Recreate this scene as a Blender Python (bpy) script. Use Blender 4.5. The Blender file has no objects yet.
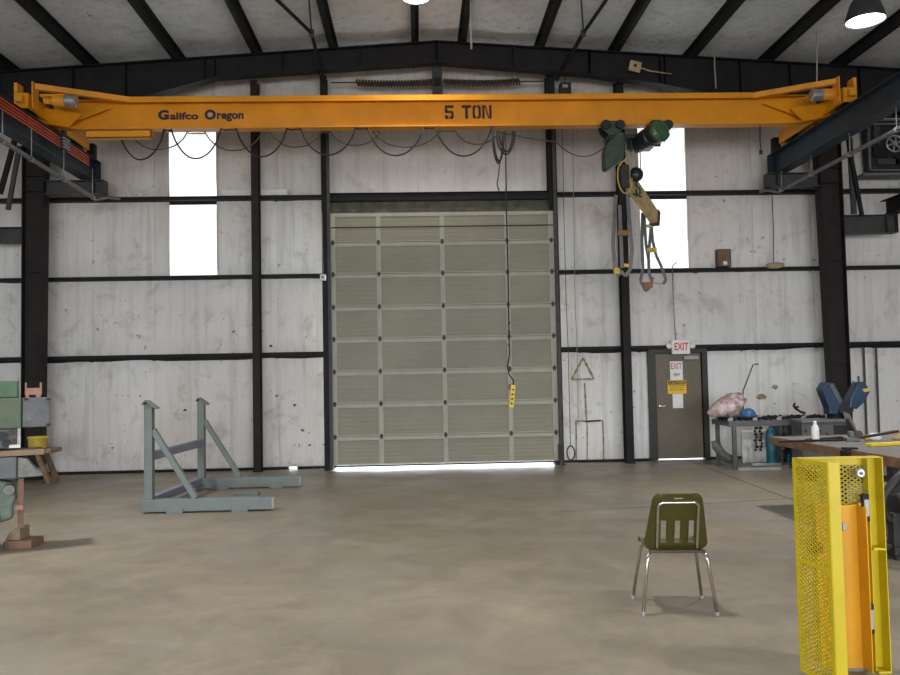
import bpy, math, random
from mathutils import Vector, Matrix
random.seed(7)
C = bpy.context.scene.collection
V = Vector
PI = math.pi
sin, cos = math.sin, math.cos

# ------------------------------------------------------------------ camera
F = 800.0
YAW, PIT, ROL, SX, SY = 0.0353552, 0.0449382, -0.0194842, -4.377, 4.811
H = 1.74            # lens height above the floor
D = 16.14           # end wall
cf = V((sin(YAW)*cos(PIT), cos(YAW)*cos(PIT), sin(PIT)))
_r = V((cos(YAW), -sin(YAW), 0)); _u = _r.cross(cf)
cr = _r*cos(ROL) + _u*sin(ROL); cu = -_r*sin(ROL) + _u*cos(ROL)
def ray(x, y): return cf + cr*((x-450-SX)/F) + cu*((337.5+SY-y)/F)
def at(x, y, Y=D):
    d = ray(x, y); return V((0, 0, H)) + d*(Y/d.y)
def fl(x, y, z=0.0):
    d = ray(x, y); return V((0, 0, H)) + d*((z-H)/d.z)
cam = bpy.data.cameras.new('camera'); camo = bpy.data.objects.new('camera', cam); C.objects.link(camo)
m = Matrix(((cr.x, cu.x, -cf.x, 0), (cr.y, cu.y, -cf.y, 0), (cr.z, cu.z, -cf.z, H), (0, 0, 0, 1)))
camo.matrix_world = m
cam.sensor_width = 36; cam.lens = F/900*36; cam.shift_x = -SX/900; cam.shift_y = SY/900
cam.clip_end = 200
bpy.context.scene.camera = camo

# ------------------------------------------------------------------ materials
def newmat(name):
    m = bpy.data.materials.new(name); m.use_nodes = True
    nt = m.node_tree; nt.nodes.clear()
    o = nt.nodes.new('ShaderNodeOutputMaterial'); b = nt.nodes.new('ShaderNodeBsdfPrincipled')
    nt.links.new(b.outputs[0], o.inputs[0]); return m, nt, b
def coords(nt, scale=(1, 1, 1)):
    tc = nt.nodes.new('ShaderNodeTexCoord'); mp = nt.nodes.new('ShaderNodeMapping')
    mp.inputs['Scale'].default_value = scale
    nt.links.new(tc.outputs['Object'], mp.inputs[0]); return mp.outputs[0]
def noise(nt, co, sc, det=4, rough=.6, dist=0):
    n = nt.nodes.new('ShaderNodeTexNoise'); n.inputs['Scale'].default_value = sc
    n.inputs['Detail'].default_value = det; n.inputs['Roughness'].default_value = rough
    n.inputs['Distortion'].default_value = dist
    nt.links.new(co, n.inputs['Vector']); return n.outputs['Fac']
def ramp(nt, fac, stops):
    r = nt.nodes.new('ShaderNodeValToRGB'); e = r.color_ramp.elements
    while len(e) < len(stops): e.new(.5)
    for k, (p, c) in enumerate(stops):
        e[k].position = p
        e[k].color = (c, c, c, 1) if isinstance(c, (int, float)) else (*c, 1)
    nt.links.new(fac, r.inputs[0]); return r.outputs[0]
def mix(nt, a, b, fac, mode='MIX'):
    n = nt.nodes.new('ShaderNodeMix'); n.data_type = 'RGBA'; n.blend_type = mode
    for s, v in ((6, a), (7, b)):
        if isinstance(v, tuple): n.inputs[s].default_value = (*v, 1)
        else: nt.links.new(v, n.inputs[s])
    if isinstance(fac, (int, float)): n.inputs[0].default_value = fac
    else: nt.links.new(fac, n.inputs[0])
    return n.outputs[2]
def bump(nt, b, h, strength=.3, dist=.02):
    n = nt.nodes.new('ShaderNodeBump'); n.inputs['Strength'].default_value = strength; n.inputs['Distance'].default_value = dist
    nt.links.new(h, n.inputs['Height']); nt.links.new(n.outputs[0], b.inputs['Normal'])
def srgb(r, g, b):
    f = lambda c: (c/255/12.92) if c/255 <= .04045 else ((c/255+.055)/1.055)**2.4
    return (f(r), f(g), f(b))
def simple(name, col, rough=.6, metal=0.0, var=.25, sc=6, bumpy=0, spec=.5):
    """painted / worn surface: base colour with noise wear"""
    m, nt, b = newmat(name); co = coords(nt)
    n = noise(nt, co, sc, 5, .65)
    dk = tuple(c*(1-var) for c in col); lt = tuple(min(1, c*(1+var*.6)) for c in col)
    c = ramp(nt, n, [(.3, dk), (.7, lt)])
    nt.links.new(c, b.inputs['Base Color'])
    b.inputs['Roughness'].default_value = rough; b.inputs['Metallic'].default_value = metal; b.inputs['Specular IOR Level'].default_value = spec
    if bumpy: bump(nt, b, noise(nt, co, sc*8, 3), bumpy, .005)
    return m
def emit(name, col, s):
    m, nt, b = newmat(name)
    b.inputs['Base Color'].default_value = (*col, 1); b.inputs['Emission Color'].default_value = (*col, 1)
    b.inputs['Emission Strength'].default_value = s; return m

M = {}
M['steel'] = simple('dark_steel', (.016, .0145, .0145), .6, 0, .35, 3, spec=.22)
M['steel_red'] = simple('brown_primer_steel', (.024, .020, .019), .65, 0, .35, 3, spec=.22)
M['steel_grey'] = simple('grey_steel', (.058, .056, .056), .55, 0, .3, 4, spec=.3)
M['runway'] = simple('runway_blue_steel', (.022, .036, .050), .5, 0, .4, 2.5, spec=.25)
M['crane'] = simple('crane_yellow', srgb(222, 144, 8), .42, 0, .16, 1.4)
M['crane_brace'] = simple('crane_brace_yellow', srgb(226, 150, 40), .5, 0, .2, 3)
M['letter'] = simple('letter_black', (.018, .015, .03), .6, 0, .2)
M['stencil'] = simple('stencil_black', (.03, .012, .010), .6, 0, .5, 9)
M['hoist'] = simple('hoist_green', (.030, .062, .038), .42, 0, .45, 7)
M['hoist_dark'] = simple('hoist_dark', (.014, .02, .024), .4, .2, .4, 7)
M['hoist_lid'] = simple('hoist_lid_green', (.045, .115, .055), .35, 0, .4, 8)
M['chrome'] = simple('chrome', (.62, .61, .58), .18, 1, .12, 30)
M['alu'] = simple('aluminium', (.5, .5, .5), .35, .8, .2, 10)
M['galv'] = simple('galvanised', (.33, .33, .33), .45, .35, .2, 12)
M['pipe'] = simple('grey_pipe', (.16, .16, .165), .5, .1, .25, 5)
M['black'] = simple('black_rubber', (.012, .012, .012), .6, 0, .3)
M['cable'] = simple('tan_cable', (.10, .075, .055), .6, 0, .3)
M['rope'] = simple('pale_rope', (.42, .38, .33), .8, 0, .2, 20)
M['red'] = simple('conductor_red', srgb(226, 92, 62), .5, 0, .2)
M['sling'] = simple('sling_grey', (.17, .165, .17), .8, 0, .3, 9)
M['sling_y'] = simple('sling_yellow', (.55, .40, .07), .8, 0, .3, 9)
M['beamcream'] = simple('lifting_beam_cream', (.62, .46, .22), .5, 0, .35, 6)
M['label_brown'] = simple('sling_tag_brown', (.22, .10, .03), .7, 0, .4, 9)
M['pend'] = simple('pendant_yellow', (.72, .55, .03), .4, 0, .2)
M['pendred'] = simple('pendant_red', (.25, .04, .02), .5)
M['rack'] = simple('rack_grey', srgb(103, 112, 110), .5, 0, .14, 4)
M['rack_blue'] = simple('rack_blue_grey', srgb(118, 124, 140), .5, 0, .12, 4)
M['guard'] = simple('guard_yellow', srgb(186, 165, 8), .42, 0, .12, 3)
M['guard_o'] = simple('guard_orange', srgb(205, 145, 14), .42, 0, .14, 3)
M['wood'] = simple('bench_wood', (.20, .115, .065), .65, 0, .4, 7)
M['wood_pale'] = simple('pale_wood', (.24, .175, .115), .7, 0, .35, 8)
M['wood_orange'] = simple('orange_wood', (.17, .095, .058), .7, 0, .35, 8)
M['pink'] = simple('pink_primer', (.36, .19, .135), .6, 0, .2)
M['mgreen'] = simple('machine_green', (.075, .105, .058), .5, 0, .3, 5)
M['mgreen2'] = simple('machine_bright_green', (.06, .135, .065), .5, 0, .25, 5)
M['mgreen3'] = simple('machine_pale_green', (.13, .165, .13), .5, 0, .35, 9)
M['mgrey'] = simple('machine_grey', (.10, .104, .112), .5, .1, .3, 6)
M['iron'] = simple('cast_iron', (.17, .17, .16), .5, .2, .35, 9)
M['bench_top'] = simple('bench_top_grey', (.14, .135, .135), .55, .1, .3, 4)
M['blue'] = simple('saw_blue', (.018, .045, .095), .4, 0, .35, 6)
M['blue2'] = simple('bright_blue', (.03, .12, .28), .35, 0, .3, 8)
M['teal'] = simple('teal_paint', (.02, .13, .20), .45, 0, .3, 8)
M['white'] = simple('white_paint', (.72, .72, .70), .5, 0, .1)
M['paper'] = simple('paper_white', (.78, .78, .76), .8, 0, .05)
M['signred'] = simple('sign_red', (.55, .05, .03), .6, 0, .1)
M['signyellow'] = simple('sign_yellow', (.85, .52, .02), .55, 0, .06)
M['signgrey'] = simple('sign_grey', (.35, .36, .38), .7, 0, .1)
M['olive'] = simple('chair_olive', (.052, .049, .008), .30, 0, .12, 5)
M['brownbar'] = simple('rust_brown', (.07, .045, .03), .6, .2, .4, 12)
M['rust'] = simple('rust_mark', (.36, .265, .175), .85, 0, .5, 14)
M['doorleaf'] = simple('door_leaf_brown', srgb(104, 97, 82), .5, 0, .12, 2.5)
M['stained'] = simple('stained_flashing', (.075, .068, .05), .7, 0, .7, 5)
M['doorframe'] = simple('door_frame_black', (.025, .022, .021), .5, 0, .3)
M['tan'] = simple('tan_box', (.45, .33, .20), .7, 0, .25, 10)
M['brown'] = simple('brown_box', (.10, .055, .035), .6, 0, .3, 10)
M['plastic_pink'] = simple('cloudy_plastic', (.48, .38, .37), .35, 0, .3, 5, .4)
M['hat'] = M['blue2']

def wall_mat(name, base, dirt, dim_top=False):
    m, nt, b = newmat(name); co = coords(nt)
    big = noise(nt, co, .45, 4, .55)
    c = ramp(nt, big, [(.32, tuple(x*.84 for x in base)), (.68, base)])
    warm = ramp(nt, noise(nt, co, .3, 2), [(.40, (1, .965, .96)), (.62, (.975, 1, 1))])
    c = mix(nt, c, warm, 1.0, 'MULTIPLY')
    st = coords(nt, (5.5, 5.5, .28))
    s = ramp(nt, noise(nt, st, 1.0, 5, .65), [(.50, 0), (.72, .34)])
    c = mix(nt, c, tuple(x*.52 for x in dirt), s)
    bl = ramp(nt, noise(nt, co, 1.7, 6, .72, .6), [(.54, 0), (.70, .6)])
    c = mix(nt, c, dirt, bl)
    sp = ramp(nt, noise(nt, co, 7.5, 3, .6), [(.66, 0), (.70, .8)])
    spm = ramp(nt, noise(nt, co, .9, 2), [(.42, 0), (.58, 1)])
    k = nt.nodes.new('ShaderNodeMath'); k.operation = 'MULTIPLY'
    nt.links.new(sp, k.inputs[0]); nt.links.new(spm, k.inputs[1])
    c = mix(nt, c, (.10, .07, .055), k.outputs[0])
    nt.links.new(c, b.inputs['Base Color']); b.inputs['Roughness'].default_value = .55
    if dim_top:     # dirt tone painted in with height, for the dimmer light above the lamps
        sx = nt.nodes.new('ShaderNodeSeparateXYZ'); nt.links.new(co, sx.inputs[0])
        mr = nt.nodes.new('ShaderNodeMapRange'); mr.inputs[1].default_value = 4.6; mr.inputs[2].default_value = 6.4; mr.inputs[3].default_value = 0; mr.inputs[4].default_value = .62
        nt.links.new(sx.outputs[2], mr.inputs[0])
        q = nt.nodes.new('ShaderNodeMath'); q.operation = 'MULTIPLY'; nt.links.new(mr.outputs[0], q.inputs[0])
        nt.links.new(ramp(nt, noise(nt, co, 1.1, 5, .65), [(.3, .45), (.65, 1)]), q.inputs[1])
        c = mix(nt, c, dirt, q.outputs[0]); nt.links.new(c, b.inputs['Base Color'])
    bump(nt, b, noise(nt, coords(nt, (3, 3, .8)), 1.4, 4), .5, .05)
    return m
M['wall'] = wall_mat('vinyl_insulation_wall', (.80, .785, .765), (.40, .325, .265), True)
M['ceil'] = wall_mat('vinyl_insulation_roof', (.70, .725, .74), (.36, .33, .30))

def floor_mat():
    m, nt, b = newmat('concrete_floor'); co = coords(nt)
    c = ramp(nt, noise(nt, co, .35, 5, .6, .4), [(.32, (.164, .141, .104)), (.68, (.232, .200, .148))])
    st = ramp(nt, noise(nt, coords(nt, (1.2, 1.3, 1)), 1.3, 8, .75, .8), [(.38, .77), (.64, 1.10)])
    c = mix(nt, c, st, 1.0, 'MULTIPLY')
    c = mix(nt, c, (.24, .165, .12), ramp(nt, noise(nt, co, .55, 3), [(.54, 0), (.74, .30)]))
    c = mix(nt, c, (.175, .168, .160), ramp(nt, noise(nt, co, .42, 4, .6, 1.0), [(.48, 0), (.68, .45)]))
    c = mix(nt, c, (.12, .105, .085), ramp(nt, noise(nt, co, 1.25, 6, .7, .3), [(.57, 0), (.74, .38)]))
    c = mix(nt, c, (.32, .29, .24), ramp(nt, noise(nt, co, 9, 4, .7), [(.66, 0), (.78, .35)]))
    c = mix(nt, c, (.11, .095, .075), ramp(nt, noise(nt, co, 16, 5, .75), [(.66, 0), (.74, .4)]))
    c = mix(nt, c, (.10, .085, .07), ramp(nt, noise(nt, coords(nt, (3, 9, 1)), 1.6, 4, .7), [(.68, 0), (.74, .45)]))
    nt.links.new(c, b.inputs['Base Color'])
    r = ramp(nt, noise(nt, co, .8, 4), [(.3, .33), (.7, .56)]); nt.links.new(r, b.inputs['Roughness'])
    b.inputs['Specular IOR Level'].default_value = .42
    bump(nt, b, noise(nt, co, 14, 4), .10, .01)
    return m
M['floor'] = floor_mat()

def door_mat():
    m, nt, b = newmat('overhead_door_paint'); co = coords(nt)
    tc = nt.nodes.new('ShaderNodeTexCoord')
    c = ramp(nt, noise(nt, co, .7, 4), [(.3, (.217, .203, .146)), (.7, (.283, .267, .197))])
    c = mix(nt, c, (.20, .17, .11), ramp(nt, noise(nt, coords(nt, (1, 1, 4)), 1.1, 5, .7), [(.54, 0), (.74, .4)]))
    nt.links.new(c, b.inputs['Base Color']); b.inputs['Roughness'].default_value = .5
    return m
M['odoor'] = door_mat()
M['odoor_rail'] = simple('overhead_door_rail', (.365, .36, .285), .5, 0, .15, 3)

def pane_mat():
    m, nt, b = newmat('daylit_translucent_panel'); co = coords(nt)
    c = ramp(nt, noise(nt, coords(nt, (1.2, 1, 3.5)), 1.6, 6, .75, .6), [(.30, (.55, .57, .58)), (.42, (.93, .97, .98)), (.6, (.96, 1, 1))])
    b.inputs['Base Color'].default_value = (.6, .6, .6, 1)
    nt.links.new(c, b.inputs['Emission Color']); b.inputs['Emission Strength'].default_value = .92
    return m
M['pane'] = pane_mat()
M['lamp_glow'] = emit('lamp_glow', (.97, .97, 1), 9)
M['lamp_shade'] = simple('lamp_shade_grey', (.045, .045, .05), .45, .3, .2)
M['exitface'] = simple('exit_sign_face', (.74, .72, .70), .4, 0, .05)

def mesh_mat():
    m, nt, b = newmat('plastic_bag_clear'); co = coords(nt)
    b.inputs['Base Color'].default_value = (.62, .55, .55, 1); b.inputs['Roughness'].default_value = .25
    b.inputs['Alpha'].default_value = 1
    bump(nt, b, noise(nt, co, 14, 3), .8, .03)
    c = ramp(nt, noise(nt, co, 8, 4), [(.35, (.26, .18, .17)), (.65, (.66, .54, .53))]); nt.links.new(c, b.inputs['Base Color'])
    return m
M['bag'] = mesh_mat()

# ------------------------------------------------------------------ mesh builder
class MB:
    def __init__(s): s.v = []; s.f = []
    def add(s, vs, fs):
        n = len(s.v); s.v += [V(p) for p in vs]; s.f += [tuple(i+n for i in f) for f in fs]; return s
    def box(s, c, d, rz=0, R=None):
        a = [V((x*d[0]/2, y*d[1]/2, z*d[2]/2)) for x in (-1, 1) for y in (-1, 1) for z in (-1, 1)]
        R = R or Matrix.Rotation(rz, 3, 'Z'); c = V(c)
        return s.add([R@p+c for p in a], [(0, 1, 3, 2), (4, 6, 7, 5), (0, 4, 5, 1), (2, 3, 7, 6), (0, 2, 6, 4), (1, 5, 7, 3)])
    def b2(s, a, b):
        a, b = V(a), V(b); d = b-a
        return s.box((a+b)/2, (abs(d.x), abs(d.y), abs(d.z)))
    def bar(s, p, q, w, h, up=(0, 0, 1)):
        """box from p to q; w across, h along up"""
        p, q, up = V(p), V(q), V(up); d = (q-p).normalized(); x = d.cross(up)
        if x.length < 1e-4: x = d.cross(V((1, 0, 0)))
        x.normalize(); u = x.cross(d).normalized()
        vs = [e+x*(a*w/2)+u*(b*h/2) for e in (p, q) for a, b in ((-1, -1), (1, -1), (1, 1), (-1, 1))]
        return s.add(vs, [(3, 2, 1, 0), (4, 5, 6, 7), (0, 1, 5, 4), (1, 2, 6, 5), (2, 3, 7, 6), (3, 0, 4, 7)])
    def ibeam(s, p, q, w, h, tf, tw, up=(0, 0, 1)):
        p, q, up = V(p), V(q), V(up).normalized()
        s.bar(p, q, tw, h-2*tf, up)
        o = up*(h/2-tf/2); s.bar(p+o, q+o, w, tf, up); s.bar(p-o, q-o, w, tf, up); return s
    def path(s, pts, r, n=8, closed=False, rr=None):
        pts = [V(p) for p in pts]; k = len(pts); rings = []; prev = None
        for i, p in enumerate(pts):
            if closed: t = pts[(i+1) % k]-pts[i-1]
            else: t = pts[min(i+1, k-1)]-pts[max(i-1, 0)]
            t.normalize()
            if prev is None:
                a = V((0, 0, 1)) if abs(t.z) < .9 else V((1, 0, 0)); x = t.cross(a).normalized()
            else:
                x = prev-t*prev.dot(t)
                x = x.normalized() if x.length > 1e-5 else t.orthogonal().normalized()
            prev = x; y = t.cross(x); R = rr[i] if rr else r
            rings.append([p+x*(R*cos(2*PI*j/n))+y*(R*sin(2*PI*j/n)) for j in range(n)])
        vs = [v for g in rings for v in g]; fs = []
        for i in range(k if closed else k-1):
            a, b = i*n, ((i+1) % k)*n
            for j in range(n): fs.append((a+j, a+(j+1) % n, b+(j+1) % n, b+j))
        if not closed: fs.append(tuple(range(n-1, -1, -1))); fs.append(tuple((k-1)*n+j for j in range(n)))
        return s.add(vs, fs)
    def tube(s, p, q, r, n=10, r2=None): return s.path([p, q], r, n, rr=[r, r if r2 is None else r2])
    def lathe(s, prof, o=(0, 0, 0), ax=(0, 0, 1), n=24, cap=True):
        o, ax = V(o), V(ax).normalized(); x = ax.orthogonal().normalized(); y = ax.cross(x)
        vs = [o+ax*z+x*(r*cos(2*PI*j/n))+y*(r*sin(2*PI*j/n)) for r, z in prof for j in range(n)]; fs = []
        for i in range(len(prof)-1):
            for j in range(n): fs.append((i*n+j, i*n+(j+1) % n, (i+1)*n+(j+1) % n, (i+1)*n+j))
        if cap:
            fs.append(tuple(range(n-1, -1, -1))); fs.append(tuple((len(prof)-1)*n+j for j in range(n)))
        return s.add(vs, fs)
    def prism(s, poly, e):
        """planar polygon (3D points) extruded along e"""
        poly = [V(p) for p in poly]; e = V(e); n = len(poly)
        return s.add(poly+[p+e for p in poly], [tuple(range(n-1, -1, -1)), tuple(range(n, 2*n))] + [(i, (i+1) % n, n+(i+1) % n, n+i) for i in range(n)])
    def ball(s, c, r, n=16, m=10, sq=(1, 1, 1), jit=0, seed=1):
        rnd = random.Random(seed); c = V(c); vs = [c+V((0, 0, -r*sq[2]))]
        for i in range(1, m):
            for j in range(n):
                t = PI*i/m-PI/2; a = 2*PI*j/n; k = 1+rnd.uniform(-jit, jit)
                vs.append(c+V((r*k*sq[0]*cos(t)*cos(a), r*k*sq[1]*cos(t)*sin(a), r*k*sq[2]*sin(t))))
        vs.append(c+V((0, 0, r*sq[2]))); fs = []
        for j in range(n): fs.append((0, 1+(j+1) % n, 1+j))
        for i in range(m-2):
            for j in range(n):
                a = 1+i*n; fs.append((a+j, a+(j+1) % n, a+n+(j+1) % n, a+n+j))
        a = 1+(m-2)*n; t = len(vs)-1
        for j in range(n): fs.append((a+j, a+(j+1) % n, t))
        return s.add(vs, fs)

MX = {}   # world matrices of parents
def obj(name, mb, mat, parent=None, local=False, bevel=0, smooth=False, solid=0, sub=0):
    me = bpy.data.meshes.new(name)
    vs = mb.v
    if parent is not None and not local:
        inv = MX[parent.name].inverted(); vs = [inv@p for p in vs]
    o = bpy.data.objects.new(name, me)
    if parent is None:
        # origin at the bottom centre of the shape
        xs = [p.x for p in vs]; ys = [p.y for p in vs]; zs = [p.z for p in vs]
        org = V(((min(xs)+max(xs))/2, (min(ys)+max(ys))/2, min(zs)))
        vs = [p-org for p in vs]; o.location = org
        MX[o.name] = Matrix.Translation(org)
    else:
        o.parent = parent; MX[o.name] = MX[parent.name]
    me.from_pydata([tuple(p) for p in vs], [], mb.f); me.update()
    me.materials.append(M[mat] if isinstance(mat, str) else mat)
    C.objects.link(o)
    if smooth:
        for p in me.polygons: p.use_smooth = True
    if solid:
        md = o.modifiers.new('thickness', 'SOLIDIFY'); md.thickness = solid; md.offset = 0
    if sub:
        md = o.modifiers.new('smooth', 'SUBSURF'); md.levels = sub; md.render_levels = sub
    if bevel:
        md = o.modifiers.new('bevel', 'BEVEL'); md.width = bevel; md.segments = 2; md.limit_method = 'ANGLE'; md.angle_limit = math.radians(50)
    return o
def tag(o, label, cat, group=None):
    o['label'] = label; o['category'] = cat
    if group: o['group'] = group
    return o
def thing(name, label, cat, loc=(0, 0, 0), rz=0, group=None):
    o = bpy.data.objects.new(name, None); C.objects.link(o)
    o.location = loc; o.rotation_euler = (0, 0, rz); o.empty_display_size = .1
    MX[o.name] = Matrix.Translation(V(loc))@Matrix.Rotation(rz, 4, 'Z')
    return tag(o, label, cat, group)
def struct(name, mb, mat, parent=None, **k):
    o = obj(name, mb, mat, parent, **k)
    if parent is None: o['kind'] = 'structure'
    return o
def sempty(name, loc):
    o = bpy.data.objects.new(name, None); C.objects.link(o); o.location = loc
    MX[o.name] = Matrix.Translation(V(loc)); o['kind'] = 'structure'; o.empty_display_size = .1; return o
def text_mb(s, size, depth, offset=0, space=1.0):
    cu_ = bpy.data.curves.new('lettering', 'FONT'); cu_.body = s; cu_.size = size; cu_.extrude = depth/2; cu_.offset = offset
    cu_.space_character = space; cu_.resolution_u = 3
    o = bpy.data.objects.new('lettering_source', cu_); C.objects.link(o)
    bpy.context.view_layer.update()
    e = o.evaluated_get(bpy.context.evaluated_depsgraph_get()); me = e.to_mesh()
    vs = [v.co.copy() for v in me.vertices]; fs = [tuple(p.vertices) for p in me.polygons]
    e.to_mesh_clear(); bpy.data.objects.remove(o); bpy.data.curves.remove(cu_)
    return vs, fs
def put_text(mb, s, org, height, width, depth, offset=0):
    """lettering standing in the XZ plane, facing -Y, lower left corner at org, stretched to height x width"""
    vs, fs = text_mb(s, 1.0, .1, offset)
    x0 = min(v.x for v in vs); x1 = max(v.x for v in vs); y0 = min(v.y for v in vs); y1 = max(v.y for v in vs)
    org = V(org)
    mb.add([org+V(((v.x-x0)/(x1-x0)*width, v.z/.1*depth, (v.y-y0)/(y1-y0)*height)) for v in vs], fs); return mb

# ================================================================== THE BUILDING
CX = .48                       # ridge line
XL, XR = -12.0, 12.8           # side walls
YB = -9.0                      # wall behind
Zg1, Zg2, Zg3 = 5.49, 3.885, 2.31
YF = 15.42                     # main frame plane
ROOF_Z, SL = 8.33, .066
def roof(x): return ROOF_Z - SL*abs(x-CX)          # rafter top = purlin bottom
PD = .20                       # purlin depth

# floor
fm = MB(); fm.b2((XL-.5, YB-8, -.2), (XR+.5, D+6, 0))
struct('floor', fm, 'floor')
jm = MB()
def joint(a, b, w=.012): jm.bar(V((*a, .0008)), V((*b, .0008)), w, .0012)
j1, j2 = fl(676, 456), fl(806, 505)
dj = (j2-j1).normalized(); joint((j1-dj*2).xy, (j2+dj*6).xy, .018)
k1, k2 = fl(560, 512), fl(800, 498); joint(k1.xy, (k2+(k2-k1)*.3).xy, .009)
struct('trim_1', jm, 'black')

# end wall with billowing insulation; openings for doors and daylight panels
dx0, dx1 = at(331, 340).x, at(557, 340).x
dz1 = 5.36
mx0, mx1 = at(651, 400).x, at(705, 400).x; mz1 = 2.19
wl0, wl1 = at(169.5, 220).x, at(217, 220).x; wz1 = at(190, 112).z
wr0, wr1 = at(639, 200).x, at(686.5, 200).x
hx0, hx1 = at(289, 470).x, at(297.5, 470).x
wz0 = Zg2+.02
levels = [0, Zg3, Zg2, Zg1, 7.1, 8.6]
def wy(x, z):
    for a, b in zip(levels, levels[1:]):
        if a <= z <= b:
            t = (z-a)/(b-a); break
    else: t = 0
    bz = min(1, sin(PI*t)*1.6)
    u = (x*.82+.31) % 1.0; seam = min(u, 1-u)*1.22
    sd = (u if u < .5 else u-1)/.82; crease = math.exp(-(sd/.03)**2)*(.8 if sd <= 0 else 1.0)-.5*(1 if -.012 < sd < .0 else 0)
    w = .5*sin(x*2.3+z*.9)+.5*sin(x*5.1-z*1.7+2)+.35*sin(z*7.3+x*1.3)
    return D - bz*(.045+.010*w) + crease*.03*max(0, sin(PI*t))**1.5
def breaks(a, b, st, extra):
    n = int((b-a)/st); L = sorted(set([round(a+i*(b-a)/n, 4) for i in range(n+1)]))
    for e in extra:
        L = [x for x in L if abs(x-e) > st*.45 or x in (a, b)]; L.append(e)
    return sorted(L)
holes = [(dx0+.06, dx1-.06, -1, dz1), (mx0, mx1, -1, mz1), (wl0, wl1, wz0, wz1), (wr0, wr1, wz0, wz1), (hx0, hx1, -1, .04)]
xs = breaks(XL, XR, .10, [h for q in holes for h in q[:2]])
_sm = [(n-.31)/.82 for n in range(-12, 14)]
for c_ in _sm:
    if XL < c_-.1 and c_+.1 < XR and all(abs(c_-h) > .2 for q in holes for h in q[:2]):
        xs = [x for x in xs if abs(x-c_) > .07]+[c_-.06, c_-.025, c_-.008, c_, c_+.025, c_+.06]
xs.sort()
zs = breaks(0, 8.6, .12, [dz1, mz1, wz0, wz1, .04, Zg3, Zg1])
wm = MB(); idx = {}
for i, x in enumerate(xs):
    for k, z in enumerate(zs):
        idx[i, k] = len(wm.v); wm.v.append(V((x, wy(x, z), z)))
for i in range(len(xs)-1):
    for k in range(len(zs)-1):
        cx, cz = (xs[i]+xs[i+1])/2, (zs[k]+zs[k+1])/2
        if any(a < cx < b and c < cz < d for a, b, c, d in holes): continue
        if cz > roof(cx)+PD+.15: continue
        wm.f.append((idx[i, k], idx[i+1, k], idx[i+1, k+1], idx[i, k+1]))
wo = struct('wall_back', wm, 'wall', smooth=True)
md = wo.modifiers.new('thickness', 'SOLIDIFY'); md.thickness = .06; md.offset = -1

# other walls: sides, and the wall behind the camera with an unseen opening added to let daylight in
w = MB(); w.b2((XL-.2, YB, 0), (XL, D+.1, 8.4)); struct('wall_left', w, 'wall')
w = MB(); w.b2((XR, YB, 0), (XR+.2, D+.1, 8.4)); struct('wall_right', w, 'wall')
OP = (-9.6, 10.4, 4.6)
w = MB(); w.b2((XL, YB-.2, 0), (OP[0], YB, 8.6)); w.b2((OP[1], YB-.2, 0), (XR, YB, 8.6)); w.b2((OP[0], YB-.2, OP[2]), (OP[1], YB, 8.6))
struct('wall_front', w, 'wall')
# roof insulation, sagging softly between the purlins
PX = [-9.3, -7.78]+[at(px, py, YF).x for px, py in ((89, 59), (177, 54), (256, 50), (333, 45), (415, 40), (462, 38), (540, 45), (615, 48), (692, 55), (768, 58))]+[8.55, 10.05, 11.55]
cm = MB(); nx = []
cxs = sorted(set([XL-.2, CX, XR+.2]+PX+[a+(b-a)*t for a, b in zip([XL-.2]+PX, PX+[XR+.2]) for t in (.15, .35, .5, .65, .85)]))
def sag(x):
    for a, b in zip([XL-.2]+PX, PX+[XR+.2]):
        if a <= x <= b: return sin(PI*(x-a)/(b-a))
    return 0
ny = 60
for i, x in enumerate(cxs):
    for j in range(ny+1):
        y = YB-.2+(D+.3-YB)*j/ny
        cm.v.append(V((x, y, roof(x)+PD+.01-.05*sag(x)*(1+.35*sin(y*2.1+x)))))
for i in range(len(cxs)-1):
    for j in range(ny):
        a = i*(ny+1)+j; cm.f.append((a, a+1, a+ny+2, a+ny+1))
co_ = struct('ceiling', cm, 'ceil', smooth=True)
md = co_.modifiers.new('thickness', 'SOLIDIFY'); md.thickness = .12; md.offset = -1

# purlins: zee sections along the building
def side_words(x):
    L = sorted([p for p in PX if p < CX], reverse=True); R = sorted([p for p in PX if p > CX])
    o = ['first', 'second', 'third', 'fourth', 'fifth', 'sixth', 'seventh', 'eighth', 'ninth']
    return (o[L.index(x)]+' roof purlin to the left of the ridge') if x < CX else (o[R.index(x)]+' roof purlin to the right of the ridge')
for x in PX:
    z = roof(x); s = 1 if x > CX else -1; p = MB(); y0, y1 = YB, D-.12
    p.b2((x-.004, y0, z), (x+.004, y1, z+PD)); p.b2((x, y0, z), (x+s*.075, y1, z+.006)); p.b2((x-s*.075, y0, z+PD-.006), (x, y1, z+PD))
    p.b2((x+s*.070, y0, z), (x+s*.075, y1, z+.022))
    o = struct('roof_purlin', p, 'steel'); tag(o, 'dark steel '+side_words(x)+' line under the roof', 'purlin', 'roof purlins')

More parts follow.
